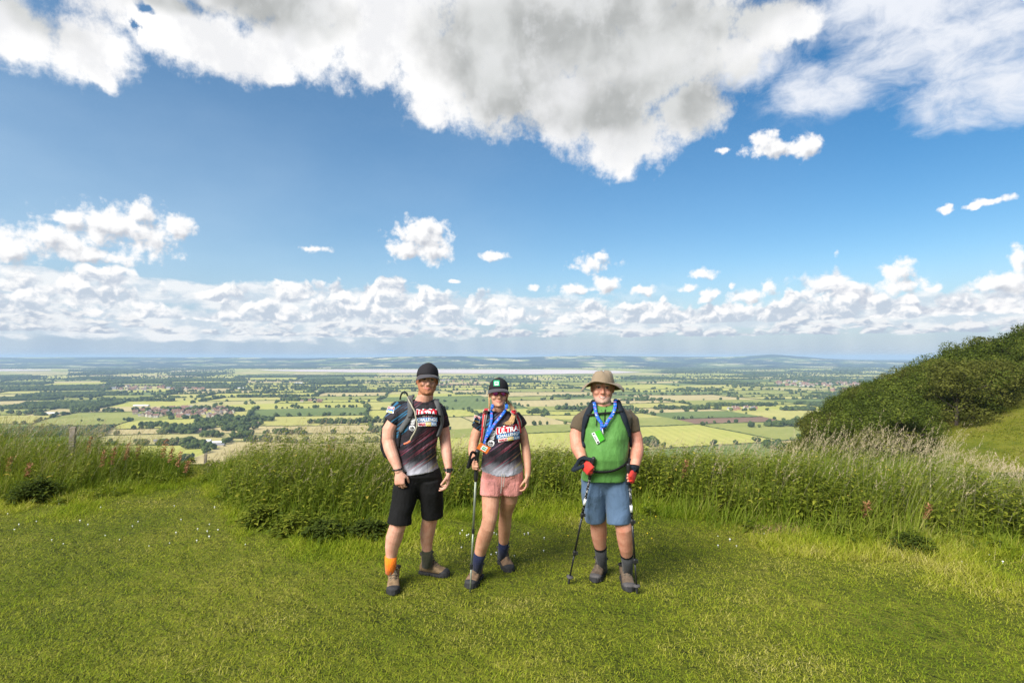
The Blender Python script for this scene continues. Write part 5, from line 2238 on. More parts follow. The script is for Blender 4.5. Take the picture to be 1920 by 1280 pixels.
def cap(root, M, mat_, brim_yaw=0, lift=0, sx=1.0):
    g = Geo()
    rs = []
    for z, s in ((.030, 1.0), (.034, 1.03), (.055, 1.03), (.080, .97), (.100, .86), (.118, .66), (.130, .40), (.134, .12)):
        ring = []
        for j in range(32):
            a = 2 * math.pi * j / 32
            seam = 1 + .012 * abs(math.sin(a * 3))
            fwd = max(0, -math.sin(a)) * .012 * (1 if z > .06 else 0)
            ring.append((.085 * sx * s * seam * math.cos(a), .008 + .112 * s * seam * math.sin(a), z + lift + fwd - (.014 * math.sin(a) if z < .04 else 0)))
        rs.append(ring)
    g.rings(rs)
    g.ball((0, .006, .135 + lift), (.009, .009, .006))
    c = geo_obj("cap", g.transformed(M), mat_, root)
    b = Geo()
    rs = []
    n = 22
    for i in range(n + 1):
        a = R(-78 + 156 * i / n + brim_yaw)
        q = math.cos((i / n - .5) * math.pi)
        inn = Vector((.086 * sx * math.sin(a), .004 - .108 * math.cos(a), .044 + lift - .014 * (1 - q)))
        out = Vector((.104 * sx * math.sin(a), .004 - (.108 + .084 * q ** .6) * math.cos(a), .036 + lift - .018 - .030 * (1 - q)))
        mid = (inn + out) / 2 + Vector((0, 0, .007))
        rs.append([inn, mid, out, out - Vector((0, 0, .004)), mid - Vector((0, 0, .004)), inn - Vector((0, 0, .004))])
    b.rings(rs)
    geo_obj("brim", b.transformed(M), BRIM_CLOTH, c)
    return c


def shirt(root, rings, sleeves, mat_, name="t_shirt", wr=.005, seed=1, voxel=.0055, midx_fn=None, collar=None):
    g = Geo()
    g.rings(rings)
    for s in sleeves:
        g.tube([p for p, _ in s], [q for _, q in s], 18, round_ends=False)
    V, F = remesh(g, voxel, 5)
    V = wrinkle(V, wr, 11, seed, (1, 1, .55))
    mi = midx_fn(V, F) if midx_fn else None
    o = poly_obj(name, V, F, mat_, root, midx=mi)
    return o, bvh(V, F)


def shorts(root, rings, legs, mat_, wr=.005, seed=2):
    g = Geo()
    g.rings(rings)
    for l in legs:
        g.tube([p for p, _ in l], [q for _, q in l], 20, round_ends=False)
    V, F = remesh(g, .0055, 12)
    V = wrinkle(V, wr, 10, seed, (1, 1, .5))
    return poly_obj("shorts", V, F, mat_, root), bvh(V, F)


def sock(root, pts, mat_, cuff=None, label=None):
    g = Geo()
    P = [PX(a, b, Y) for a, b, Y, _ in pts]
    g.tube(P, [r * Y / FPX for _, _, Y, r in pts], 16, round_ends=False)
    V, F = g.arrays()
    s = geo_obj("sock", g, mat_, root)
    if label:
        s['label'] = label
    if cuff:
        c = Geo()
        d = (P[1] - P[0]).normalized()
        r0 = pts[0][3] * pts[0][2] / FPX + .0025
        c.tube([P[0] - d * .004, P[0] + d * .014], [r0, r0], 16, round_ends=False)
        geo_obj("sock_cuff", c, cuff, s)
    return s


def lp(pts):
    return [(PX(a, b, Y), r * Y / FPX) for a, b, Y, r in pts]


def ultra_print(pr, tl, tr, bl, br, sole_c, sole_s):
    """the race logo: torn red ULTRA banner over blue CHALLENGE and a WALK JOG RUN strip, with a boot print emblem"""
    def q(u, v):
        return ((tl[0] * (1 - u) + tr[0] * u) * (1 - v) + (bl[0] * (1 - u) + br[0] * u) * v, (tl[1] * (1 - u) + tr[1] * u) * (1 - v) + (bl[1] * (1 - u) + br[1] * u) * v)
    top = [q(i / 12, -.02 + .045 * ((i * 7) % 5 - 2) / 2) for i in range(13)]
    pr.poly([q(-.03, .44)] + [q(-.03, .03)] + [q(i / 12, -.045 + .03 * ((i * 5) % 4 - 1.5)) for i in range(13)] + [q(1.02, .44)], 2, .0035)
    pr.poly(top + [q(1.0, .43), q(0, .43)], 0, .0055)
    pr.text("ULTRA", q(.10, .06), q(.95, .06), q(.07, .42), q(.95, .42), 2, .0075, .035)
    pr.quad(q(-.02, .45), q(1.03, .45), q(1.03, .73), q(-.02, .73), 1, .0055)
    pr.text("CHALLENGE", q(.03, .485), q(1.0, .485), q(.03, .70), q(1.0, .70), 2, .0075, .03)
    pr.quad(q(.04, .755), q(.98, .755), q(.98, 1.0), q(.04, 1.0), 2, .0045)
    pr.text("WALK!", q(.06, .79), q(.42, .79), q(.06, .97), q(.42, .97), 0, .0075, .045)
    pr.quad(q(.46, .77), q(.70, .77), q(.70, .985), q(.46, .985), 3, .006)
    pr.text("JOG", q(.49, .80), q(.67, .80), q(.49, .96), q(.67, .96), 2, .008, .03)
    pr.quad(q(.73, .77), q(.97, .77), q(.97, .985), q(.73, .985), 1, .006)
    pr.text("RUN", q(.76, .80), q(.94, .80), q(.76, .96), q(.94, .96), 2, .008, .03)
    # boot print emblem
    cx, cy = sole_c
    s, an = sole_s

    def e(x, y):
        return (cx + s * (x * math.cos(an) - y * math.sin(an)), cy + s * (x * math.sin(an) + y * math.cos(an)))
    pr.poly([e(.42 * math.cos(t), .78 + .42 * math.sin(t)) for t in np.linspace(0, 6.283, 20, endpoint=False)], 2, .0035, 1.5)
    pr.poly([e(-.34, .80), e(-.16, .58), e(-.06, .68), e(.08, .52), e(.34, .80)], 4, .0055, 1.5)
    for k in range(3):
        yy = .88 + k * .1
        w = .34 - .07 * k
        pr.poly([e(-w, yy), e(w, yy - .03), e(w, yy + .02), e(-w, yy + .05)], 4, .0055, 1.5)
    for k in range(6):
        yy = -.78 + k * .19
        w = .30 + .05 * math.sin(k * 1.1)
        pr.poly([e(-w, yy), e(0, yy - .06), e(w, yy), e(w, yy + .10), e(0, yy + .04), e(-w, yy + .10)], 2, .0035, 1.5)


def badge_print(pr, tl, tr, bl, br):
    def q(u, v):
        return ((tl[0] * (1 - u) + tr[0] * u) * (1 - v) + (bl[0] * (1 - u) + br[0] * u) * v, (tl[1] * (1 - u) + tr[1] * u) * (1 - v) + (bl[1] * (1 - u) + br[1] * u) * v)
    pr.poly([q(0, 0), q(1, 0), q(1, 1), q(0, 1)], 2, .003)
    pr.quad(q(.05, .05), q(.95, .05), q(.95, .42), q(.05, .42), 0, .0045)
    pr.text("ULTRA", q(.12, .10), q(.88, .10), q(.12, .38), q(.88, .38), 2, .006, .03)
    pr.quad(q(.05, .45), q(.95, .45), q(.95, .70), q(.05, .70), 1, .0045)
    pr.quad(q(.15, .74), q(.85, .74), q(.85, .94), q(.15, .94), 3, .0045)


# ================================================================== man in the black shirt
def man_in_black():
    Yb = 4.62
    M = head_matrix(803.5, 712, 4.53, 1.0, yaw=14, roll=5, pitch=-5)
    g = Geo()
    g.add(*head_geo(.9).transformed(M).arrays())
    nb = M @ Vector((0, .030, -.075))
    g.tube([nb, PX(798, 742, 4.60), PX(794, 756, 4.63)], [.060, .063, .075], 18)
    tor = [(770, 816, 754, .055), (756, 826, 760, .085), (750, 830, 775, .105), (752, 824, 800, .115), (754, 818, 830, .108), (757, 816, 860, .095), (759, 817, 882, .085), (760, 815, 900, .075)]
    g.rings([hring(a, b, y, Yb, ry) for a, b, y, ry in tor])
    # arms
    limb_px(g, [(757, 770, 4.63, 11), (741, 786, 4.60, 12.4), (730, 806, 4.585, 13.4), (728, 826, 4.57, 12.2), (732, 842, 4.54, 12.2), (738, 858, 4.51, 10.8), (744, 872, 4.49, 8.6), (747, 882, 4.48, 7.8)])
    limb_px(g, [(818, 770, 4.68, 10), (830, 790, 4.69, 10.4), (833, 812, 4.69, 11.0), (835, 830, 4.67, 10.4), (837, 846, 4.63, 10.2), (839, 862, 4.60, 8.6), (841, 876, 4.58, 6.9), (841, 884, 4.575, 6.4)])
    hand_geo(g, PX(748, 884, 4.475), (.11, -.16, -1), (-.15, -1, .1), -1, .52, 1.02, .10)
    hand_geo(g, PX(841, 886, 4.57), (-.06, -.10, -1), (1, .1, 0), 1, .38, 1.0, .16)
    # legs
    limb_px(g, [(766, 905, 4.65, 17), (757, 940, 4.60, 19.5), (750, 972, 4.575, 16), (744, 990, 4.575, 14.8), (739, 1008, 4.60, 15.6), (735, 1026, 4.615, 12.8), (733.5, 1044, 4.625, 9.8), (733, 1060, 4.63, 8.6)], 18)
    limb_px(g, [(804, 905, 4.67, 17), (808, 940, 4.68, 18.5), (808, 962, 4.71, 14.8), (804, 982, 4.75, 14.4), (801, 1000, 4.78, 13.6), (800, 1016, 4.80, 11.2), (801, 1030, 4.815, 9.2), (801, 1045, 4.835, 8.4)], 18)
    feet = (-.88, 4.62, 0)
    root, bt = make_person(g, SK_A, M, feet, "bearded man in black cap, black race shirt and black shorts, hands hanging", 'full', True, BEARD, BROW, RED_HAIR)
    cap(root, M, CAP_BLACK, brim_yaw=8)
    # shirt
    srings = [(776, 813, 749.5, .048), (763, 824, 754, .082), (751, 831, 761, .108), (746, 833, 773, .122), (746, 828, 792, .134), (745, 822, 815, .136), (745, 818, 838, .130), (748, 819, 860, .128), (751, 823, 876, .131)]
    rr = [hring(a, b, y, Yb, ry) for a, b, y, ry in srings]
    hem = []
    for p in hring(752, 823, 884, Yb, .132):
        q = PX(787, 884, Yb)
        hem.append((p[0], p[1], p[2] + (p[0] - q.x) * .16))
    rr.append(hem)
    s, st = shirt(root, rr, [lp([(757, 763, 4.62, 17), (745, 776, 4.61, 18.2), (734, 791, 4.60, 16.4)]) + [], lp([(820, 766, 4.67, 15), (827, 783, 4.68, 14.2), (831.5, 800, 4.69, 12.6)])], race_shirt_mat("race_shirt_print_cloth", -.76 - feet[0] + .02, .905, 1.26), seed=3, wr=.008)
    ng = Geo()
    pts = [tuple(PX(794 + 19.5 * math.cos(a), 750.5 + 2.5 * math.sin(a) + (5 if math.sin(a) > 0 else 0) * math.sin(a), 4.61 - .075 * math.sin(a))) for a in np.linspace(0, 6.283, 25)]
    ng.tube(pts, [.0055] * 25, 7, round_ends=False)
    geo_obj("neckband", ng, WEB_BLACK, s)
    pr = Print([st])
    ultra_print(pr, (781, 769), (818, 768), (782, 799), (819, 798), (774, 792), (13, .12))
    pr.make("chest_print", INKS, s)
    pr = Print([st])
    badge_print(pr, (728, 761), (740, 763), (724, 772), (738, 775))
    pr.make("sleeve_badge", INKS, s)
    # shorts
    shorts(root, [hring(751, 823, 876, Yb, .118), hring(746, 828, 890, Yb, .118), hring(742, 831, 902, Yb + .02, .104), hring(744, 830, 914, Yb + .03, .090), hring(752, 824, 926, Yb + .04, .064), hring(766, 806, 934, Yb + .045, .035)],
           [lp([(766, 896, 4.60, 22), (761, 915, 4.59, 23.5), (757, 940, 4.59, 22.5), (751, 962, 4.58, 21.5), (749, 981, 4.575, 23)]), lp([(806, 896, 4.61, 22), (808, 915, 4.63, 23), (810, 940, 4.67, 21.5), (810, 967, 4.70, 20.5)])], BLACK_CLOTH, .009)
    sock(root, [(733, 1042, 4.624, 11.0), (732.5, 1056, 4.628, 10.6), (732, 1074, 4.632, 9.4)], ORANGE_SOCK, label="bright orange sock")
    sock(root, [(800.5, 1029, 4.815, 10.2), (801, 1042, 4.83, 10.2), (801, 1062, 4.83, 9.6)], OLIVE_SOCK, label="dark olive sock")
    B = (BOOT_TAN, RUBBER, RUBBER, COLLAR, LACE)
    t = GP(737, 1116)
    boot(root, (t.x - .055, t.y + .29, 0), (t.x, t.y, 0), B, height=.142)
    a, b = GP(788, 1074), GP(842, 1081)
    boot(root, (a.x, a.y, 0), (b.x, b.y, 0), B, height=.182)
    # bracelet and watch
    c = Geo()
    w0, w1 = PX(745.5, 877, 4.485), PX(746.5, 881, 4.48)
    ring = [tuple(w0 + (w1 - w0) * .5 + Vector((.037 * math.cos(a), .034 * math.sin(a), .006 * math.cos(a)))) for a in np.linspace(0, 6.283, 22)]
    c.tube(ring, [.0055 + .002 * (i % 2) for i in range(22)], 7, round_ends=False)
    geo_obj("bracelet", c, PLASTIC, root)
    c = Geo()
    w0 = PX(841, 880, 4.58)
    for dz in (-.007, 0, .007):
        c.tube([tuple(w0 + Vector((.031 * math.cos(a), .028 * math.sin(a), dz))) for a in np.linspace(0, 6.283, 22)], [.0045] * 22, 6, round_ends=False)
    c.box(w0 + Vector((.006, -.032, 0)), (.034, .012, .034))
    geo_obj("watch", c, PLASTIC, root, smooth=False)

    # backpack with its straps, a thing of its own
    pk = Geo()
    for (a, b, y, ry, Y) in ((738, 806, 752, .05, 4.83), (729, 812, 764, .085, 4.85), (719, 816, 790, .105, 4.86), (714, 818, 815, .115, 4.87), (713, 817, 838, .11, 4.87), (719, 812, 855, .09, 4.86), (730, 800, 862, .05, 4.84)):
        pk.rings  # rings are gathered below
    pk.rings([hring(a, b, y, Y, ry) for (a, b, y, ry, Y) in ((738, 806, 752, .05, 4.83), (729, 812, 764, .085, 4.85), (719, 816, 790, .105, 4.86), (714, 818, 815, .115, 4.87), (713, 817, 838, .11, 4.87), (719, 812, 855, .09, 4.86), (730, 800, 862, .05, 4.84))])
    V, F = remesh(pk, .008, 6)
    bag = poly_obj("backpack", wrinkle(V, .008, 8, 4), F, WEB_BLACK, origin=(-.85, 4.86, .95))
    tag(bag, "black backpack with grey straps and drinking tube worn by the bearded man", "backpack")
    T_ = [st, bt]
    top = [PX(772, 744, 4.72), PX(770, 743.5, 4.66)]
    geo_obj("shoulder_strap", strap_px(T_, [(769, 748), (770, 760), (770, 774), (766, 786), (758, 797), (752, 808)], .048, .013, .006, 5, pre=[(p, (0, -.2, 1)) for p in top]), WEB_GREY, bag)
    top = [PX(818, 752, 4.76), PX(818, 750.5, 4.70)]
    geo_obj("shoulder_strap", strap_px(T_, [(818, 754), (822, 766), (826, 780), (827, 792), (824, 803), (819, 818)], .044, .013, .006, 5, pre=[(p, (0, -.2, 1)) for p in top]), WEB_GREY, bag)
    geo_obj("chest_strap", strap_px(T_, [(767, 783), (780, 780), (796, 777), (812, 777), (826, 780)], .017, .006, .012, 5), WEB_BLACK, bag)
    geo_obj("side_strap", strap_px(T_, [(752, 806), (749, 822), (748, 838)], .026, .006, .004, 4), WEB_BLACK, bag)
    P = [cast(T_, a, b, .028)[0] for a, b in smooth_path([(764, 745), (769, 756), (777, 768), (781, 780), (782, 794), (779, 808), (773, 820), (770, 826)], 5)]
    c = Geo()
    c.tube(P, [.0062] * len(P), 8)
    hs = geo_obj("drinking_tube", c, HOSE, bag)
    c = Geo()
    c.tube([P[-1], P[-1] + Vector((-.018, -.006, -.012)), P[-1] + Vector((-.040, -.012, -.018))], [.009, .0085, .007], 9)
    geo_obj("bite_valve", c, HOSE_TIP, hs)
    c = Geo()
    P = [PX(a, b, Y) for a, b, Y in ((750, 748, 4.78), (753, 738, 4.80), (760, 735, 4.80), (764, 741, 4.78))]
    c.tube([tuple(p) for p in smooth_path([tuple(p) for p in P], 5)], [.007] * 16, 8)
    geo_obj("grab_loop", c, WEB_BLACK, bag)


# ================================================================== woman
def woman_in_pink_shorts():
    Yb = 4.70
    M = head_matrix(936.5, 737.5, 4.62, .92, yaw=6, roll=2, pitch=-4)
    g = Geo()
    g.add(*head_geo(.2, True).transformed(M).arrays())
    nb = M @ Vector((0, .030, -.070))
    g.tube([nb, PX(935, 766, 4.69), PX(934, 778, 4.72)], [.050, .051, .060], 18)
    tor = [(921, 950, 772, .045), (911, 963, 777, .07), (908, 968, 790, .088), (910, 968, 806, .10), (912, 970, 830, .095), (911, 972, 855, .09), (910, 972, 880, .085), (912, 970, 898, .08)]
    g.rings([hring(a, b, y, Yb, ry) for a, b, y, ry in tor])
    Wr = PX(894, 864, 4.475)
    limb_px(g, [(911, 785, 4.72, 8), (900, 796, 4.71, 8.8), (893, 812, 4.71, 9.8), (888.5, 828, 4.70, 9.4), (887, 842, 4.68, 9.4)])
    el = PX(887, 842, 4.68)
    Wr = PX(888.5, 866, 4.475)
    g.tube([el, el.lerp(Wr, .35) + Vector((0, 0, -.004)), el.lerp(Wr, .7), Wr], [.040, .0385, .031, .026], 14)
    limb_px(g, [(964, 785, 4.74, 7.5), (975, 797, 4.75, 8.0), (981, 815, 4.75, 8.9), (985, 836, 4.74, 8.4), (987, 852, 4.71, 8.4), (989, 868, 4.69, 7.6), (989.5, 882, 4.67, 6.2), (989, 891, 4.66, 5.6)])
    hand_geo(g, PX(988.5, 893, 4.655), (-.04, -.08, -1), (1, -.25, 0), 1, .42, .88, .10)
    # hand closed round the pole grip
    hand_geo(g, Wr, (.03, -1, -.12), (-1, 0, .05), 1, 1.18, .90, .02, .9)
    limb_px(g, [(922, 900, 4.70, 16.5), (920.5, 925, 4.66, 17.0), (920.3, 935, 4.65, 17.0), (919.5, 955, 4.62, 15.6), (918, 972, 4.60, 13.9), (914.5, 988, 4.60, 13.4), (909, 1004, 4.63, 14.0), (904, 1020, 4.66, 12.6), (900, 1036, 4.69, 10.6), (896, 1054, 4.73, 8.2)], 18)
    limb_px(g, [(957, 900, 4.72, 16), (955.5, 925, 4.735, 16.0), (954.5, 935, 4.75, 15.8), (950, 952, 4.80, 13.6), (947.5, 968, 4.84, 11.8), (946.5, 984, 4.89, 12.2), (945.5, 1000, 4.94, 11.0), (944.5, 1014, 4.985, 9.3), (942.5, 1036, 5.05, 7.2)], 18)
    feet = (-.10, 4.72, 0)
    root, bt = make_person(g, SK_B, M, feet, "woman in pink shorts, race shirt, black cap and mirrored sunglasses holding a pole", None, True, None, BROW, BLOND)
    c = cap(root, M, CAP_BLACK, brim_yaw=0)
    ct = bvh(*_world_mesh(c))
    pr = Print([ct])
    pr.quad((926, 713.5), (936.5, 713.5), (937, 723.5), (926, 723.5), 5, .004)
    pr.poly([(928, 716), (934.5, 716), (934.8, 720.2), (928, 720.2)], 2, .0055)
    pr.quad((929, 717), (933.6, 717), (933.7, 718.8), (929, 718.8), 5, .007)
    pr.quad((927.8, 721), (935, 721), (935, 722), (927.8, 722), 2, .0055)
    pr.make("cap_patch", INKS, c)
    # hair: loose sides, ponytail drawn over one shoulder
    h = Geo()
    r = random.Random(4)
    for i in range(80):
        a = r.uniform(-1, 1)
        s = -1 if i % 2 else 1
        p0 = M @ Vector((s * (.066 + .008 * r.random()), .03 + .05 * r.random(), .035))
        p1 = M @ Vector((s * (.078 + .006 * r.random()), .02 + .05 * r.random(), -.04))
        p2 = M @ Vector((s * (.070 + .012 * r.random()), .00 + .05 * r.random(), -.11 - .03 * r.random()))
        h.tube([p0, p1, p2], [.0028, .0030, .0010], 5)
    for i in range(90):
        q = r.gauss(0, .55)
        p0 = M @ Vector((.05 + .01 * q, .085, -.03))
        pts = [p0, PX(957 + 2 * q, 758, 4.72), PX(962 + 2.6 * q, 768, 4.645 + .01 * r.random()), PX(963 + 2.6 * q, 778 + 2 * r.random(), 4.595 + .012 * r.random()), PX(959 + 4 * q, 787 + 4 * r.random(), 4.575), PX(952 + 7 * q, 792 + 5 * r.random(), 4.565)]
        h.tube([tuple(p) for p in pts], [.003, .0033, .0033, .003, .0022, .0008], 5)
    geo_obj("hair", h, BLOND, root)
    # sunglasses
    gl, m, T, out = Geo(), *mat("mirrored_pink_lens")
    lw = T.N.new('ShaderNodeTexCoord').outputs['Object']
    principled(T, out, T.ramp(T.noise(lw, 26, 2, .5), [(.35, (.22, .02, .20)), (.65, (.52, .04, .12))]), .12, .8, Metallic=.55)
    for s in (-1, 1):
        for k in range(2):
            pass
        ring = []
        rs = []
        for e, dy in ((.0, -.004), (.6, -.006), (.95, -.002), (1.0, .003)):
            rs.append([M @ Vector((s * .034 + .029 * e * math.cos(t) * (1.0), -.104 + dy + abs(.029 * e * math.cos(t) * 1.0 + .034) ** 2 * 3.2 * (1 if s * math.cos(t) > 0 else .5), .002 + .021 * e * math.sin(t) - (.004 * e * math.cos(t) * s))) if e > 0 else M @ Vector((s * .034 + .001 * math.cos(t), -.104 + .034 ** 2 * 3.2 - .004, .002 + .001 * math.sin(t))) for t in np.linspace(0, 6.283, 18, endpoint=False)])
        gl.rings(rs)
    sg = geo_obj("sunglasses", gl, m, root)
    fr = Geo()
    fr.tube([M @ Vector((-.008, -.110, .006)), M @ Vector((0, -.113, .009)), M @ Vector((.008, -.110, .006))], [.003] * 3, 6)
    for s in (-1, 1):
        fr.tube([M @ Vector((s * .062, -.085, .010)), M @ Vector((s * .076, -.05, .010)), M @ Vector((s * .080, .01, .006))], [.0035] * 3, 6)
        fr.tube([M @ Vector((s * .010, -.108, .022)), M @ Vector((s * .034, -.106, .026)), M @ Vector((s * .061, -.088, .018))], [.0028] * 3, 6)
    geo_obj("glasses_frame", fr, PLASTIC, sg)
    # shirt
    sr = [(919, 950, 769.5, .040), (910, 960, 773, .066), (903, 968, 779, .090), (902, 973, 790, .112), (902, 975, 804, .132), (904, 975, 818, .130), (906, 975, 835, .118), (905, 977, 852, .116), (903, 980, 868, .120), (903, 981, 876, .122)]
    rr = [hring(a, b, y, Yb, ry) for a, b, y, ry in sr]
    rr.append([(p[0], p[1], p[2] + .022 * ((p[0] - PX(942, 886, Yb).x) / .16) ** 2) for p in hring(905, 979, 888, Yb, .122)])
    s, st = shirt(root, rr, [lp([(911, 780, 4.71, 12.5), (902, 790, 4.71, 12.6), (894, 803, 4.71, 11.6)]), lp([(964, 780, 4.735, 12), (973, 790, 4.745, 11.2), (980, 799, 4.75, 10.2)])], race_shirt_mat("race_shirt_print_cloth", -.085 - feet[0] + .02, .895, 1.22), seed=6, wr=.006)
    pr = Print([st])
    ultra_print(pr, (931, 803), (972.5, 795), (933, 829), (974.5, 822), (923, 819), (15, .18))
    pr.make("chest_print", INKS, s)
    pr = Print([st])
    badge_print(pr, (889.5, 777.5), (901, 781.5), (888, 789), (899.5, 793))
    pr.make("sleeve_badge", INKS, s)
    shorts(root, [hring(907, 978, 872, Yb, .112), hring(904, 980, 886, Yb, .122), hring(901, 980, 898, Yb, .108), hring(903, 978, 906, Yb, .094), hring(910, 972, 914, Yb + .01, .070)],
           [lp([(921, 900, 4.665, 20), (921, 915, 4.655, 20.6), (920.5, 928, 4.65, 20.4)]), lp([(959, 900, 4.69, 20.5), (959.5, 914, 4.695, 20), (959.5, 925, 4.70, 19)])], PINK_CLOTH, .009, 5)
    c = Geo()
    for px, l in ((941, 18), (945.5, 12)):
        P = [cast([bt], px, 889, .03, 4.57)[0] for _ in (0,)]
        a, b = PX(px, 888, 4.565), PX(px - 2, 888 + l * 2.0, 4.545)
        c.tube([a, a.lerp(b, .5) + Vector((.004, 0, 0)), b], [.0032] * 3, 6)
    geo_obj("drawstring", c, WEB_PALE, root)
    sock(root, [(900, 1036, 4.69, 11.6), (896.5, 1050, 4.71, 10.2), (893, 1072, 4.727, 9.0)], NAVY_SOCK)
    sock(root, [(944.5, 1015, 4.985, 10.0), (943, 1027, 5.02, 8.8), (940.5, 1046, 5.055, 8.4)], NAVY_SOCK)
    B = (BOOT_BROWN, RUBBER, RUBBER, COLLAR, LACE)
    t = GP(879, 1104)
    boot(root, (t.x + .072, t.y + .26, 0), (t.x, t.y, 0), B, height=.135)
    t = GP(957, 1074)
    boot(root, (t.x - .085, t.y + .26, 0), (t.x, t.y, 0), B, height=.16)
    # backpack: red straps in front, small pack behind
    pk = Geo()
    pk.rings([hring(a, b, y, Y, ry) for (a, b, y, ry, Y) in ((915, 962, 774, .05, 4.89), (910, 968, 790, .085, 4.91), (909, 970, 820, .10, 4.92), (911, 968, 845, .085, 4.91), (918, 960, 852, .05, 4.89))])
    V, F = remesh(pk, .008, 6)
    bag = poly_obj("backpack", wrinkle(V, .007, 8, 9), F, WEB_RED, origin=(-.10, 4.9, 1.1))
    tag(bag, "small backpack with red and grey shoulder straps worn by the woman", "backpack")
    T_ = [st, bt]
    for path, top in (([(911, 771.5), (909.5, 780), (908.5, 790), (907.5, 801), (906.5, 814), (905, 828)], [PX(913, 767.5, 4.77), PX(912, 768, 4.72)]), ([(963, 772), (967, 780), (971, 790), (972.5, 800), (973.5, 812)], [PX(961, 768, 4.77), PX(962, 769, 4.73)])):
        pre = [(p, (0, -.2, 1)) for p in top]
        w = [.056, .058, .058] + [.056 - .0013 * i for i in range(60)]
        n = 2 + (len(path) - 1) * 5 + 1
        sp = geo_obj("shoulder_strap", strap_px(T_, path, w[:n], .008, .004, 5, pre=pre), WEB_PALE, bag)
        geo_obj("strap_panel", strap_px(T_, path, [q * .74 for q in w[:n]], .012, .006, 5, pre=pre), WEB_RED, sp)
        c = strap_px(T_, [((a + 1.5), b) for a, b in path[1:4]], .007, .005, .018, 4)
        geo_obj("strap_cord", c, WEB_PALE, sp)
    # lanyard with its orange card
    return T_, root


def _world_mesh(o):
    V = np.array([v.co[:] for v in o.data.vertices]) + ORIG[o.name]
    return V, [list(p.vertices) for p in o.data.polygons]


def lanyard_mat():
    m, T, out = mat("blue_lanyard_ribbon")
    tc = T.N.new('ShaderNodeTexCoord').outputs['Object']
    sp = T.n('ShaderNodeSeparateXYZ', Vector=tc)
    w = T.m('FRACT', T.m('MULTIPLY', sp.outputs[2], 26))
    n = T.noise(tc, 60, 3, .6)
    a = T.m('MULTIPLY', T.ss(w, .25, .35), T.ss(w, .75, .62))
    c = T.mix(T.m('MULTIPLY', a, T.ss(n, .56, .64)), (.010, .115, .52), (.50, .52, .70))
    c = T.mix(T.m('MULTIPLY', T.ss(w, .86, .92), T.ss(n, .47, .54)), c, (.60, .08, .16))
    principled(T, out, c, .6, .3)
    return m


LANYARD = lanyard_mat()
CARD_ORANGE = simple_mat("orange_card", (.62, .15, .025), .5, .3, .05, 30)
CARD_GREEN = simple_mat("green_card", (.07, .44, .025), .5, .3, .05, 30)
CARD_WHITE = simple_mat("white_card", (.78, .78, .78), .5, .3, .03, 30)


def card(root, name, corners, thick, m):
    g = Geo()
    P = [Vector(c) for c in corners]
    n = (P[1] - P[0]).cross(P[3] - P[0]).normalized()
    if n.y > 0:
        n = -n
    g.add([p for p in P] + [p - n * thick for p in P], [[0, 1, 2, 3], [7, 6, 5, 4], [0, 4, 5, 1], [1, 5, 6, 2], [2, 6, 7, 3], [3, 7, 4, 0]])
    return geo_obj(name, g, m, root, smooth=False), n


def flat_art(parent, name, corners, n, items, off=.002):
    """lines and blocks on a card: items = (u0, v0, u1, v1, material index)"""
    P = [np.array(c, float) for c in corners]
    V, F, mi = [], [], []

    def q(u, v, k):
        p = (P[0] * (1 - u) + P[1] * u) * (1 - v) + (P[3] * (1 - u) + P[2] * u) * v
        return tuple(p + np.array(n) * (off + .0008 * k))
    for k, (a, b, c, d, m) in enumerate(items):
        b0 = len(V)
        V += [q(a, b, k), q(c, b, k), q(c, d, k), q(a, d, k)]
        F.append([b0, b0 + 1, b0 + 2, b0 + 3])
        mi.append(m)
    return poly_obj(name, V, F, INKS, parent, midx=mi, smooth=False)


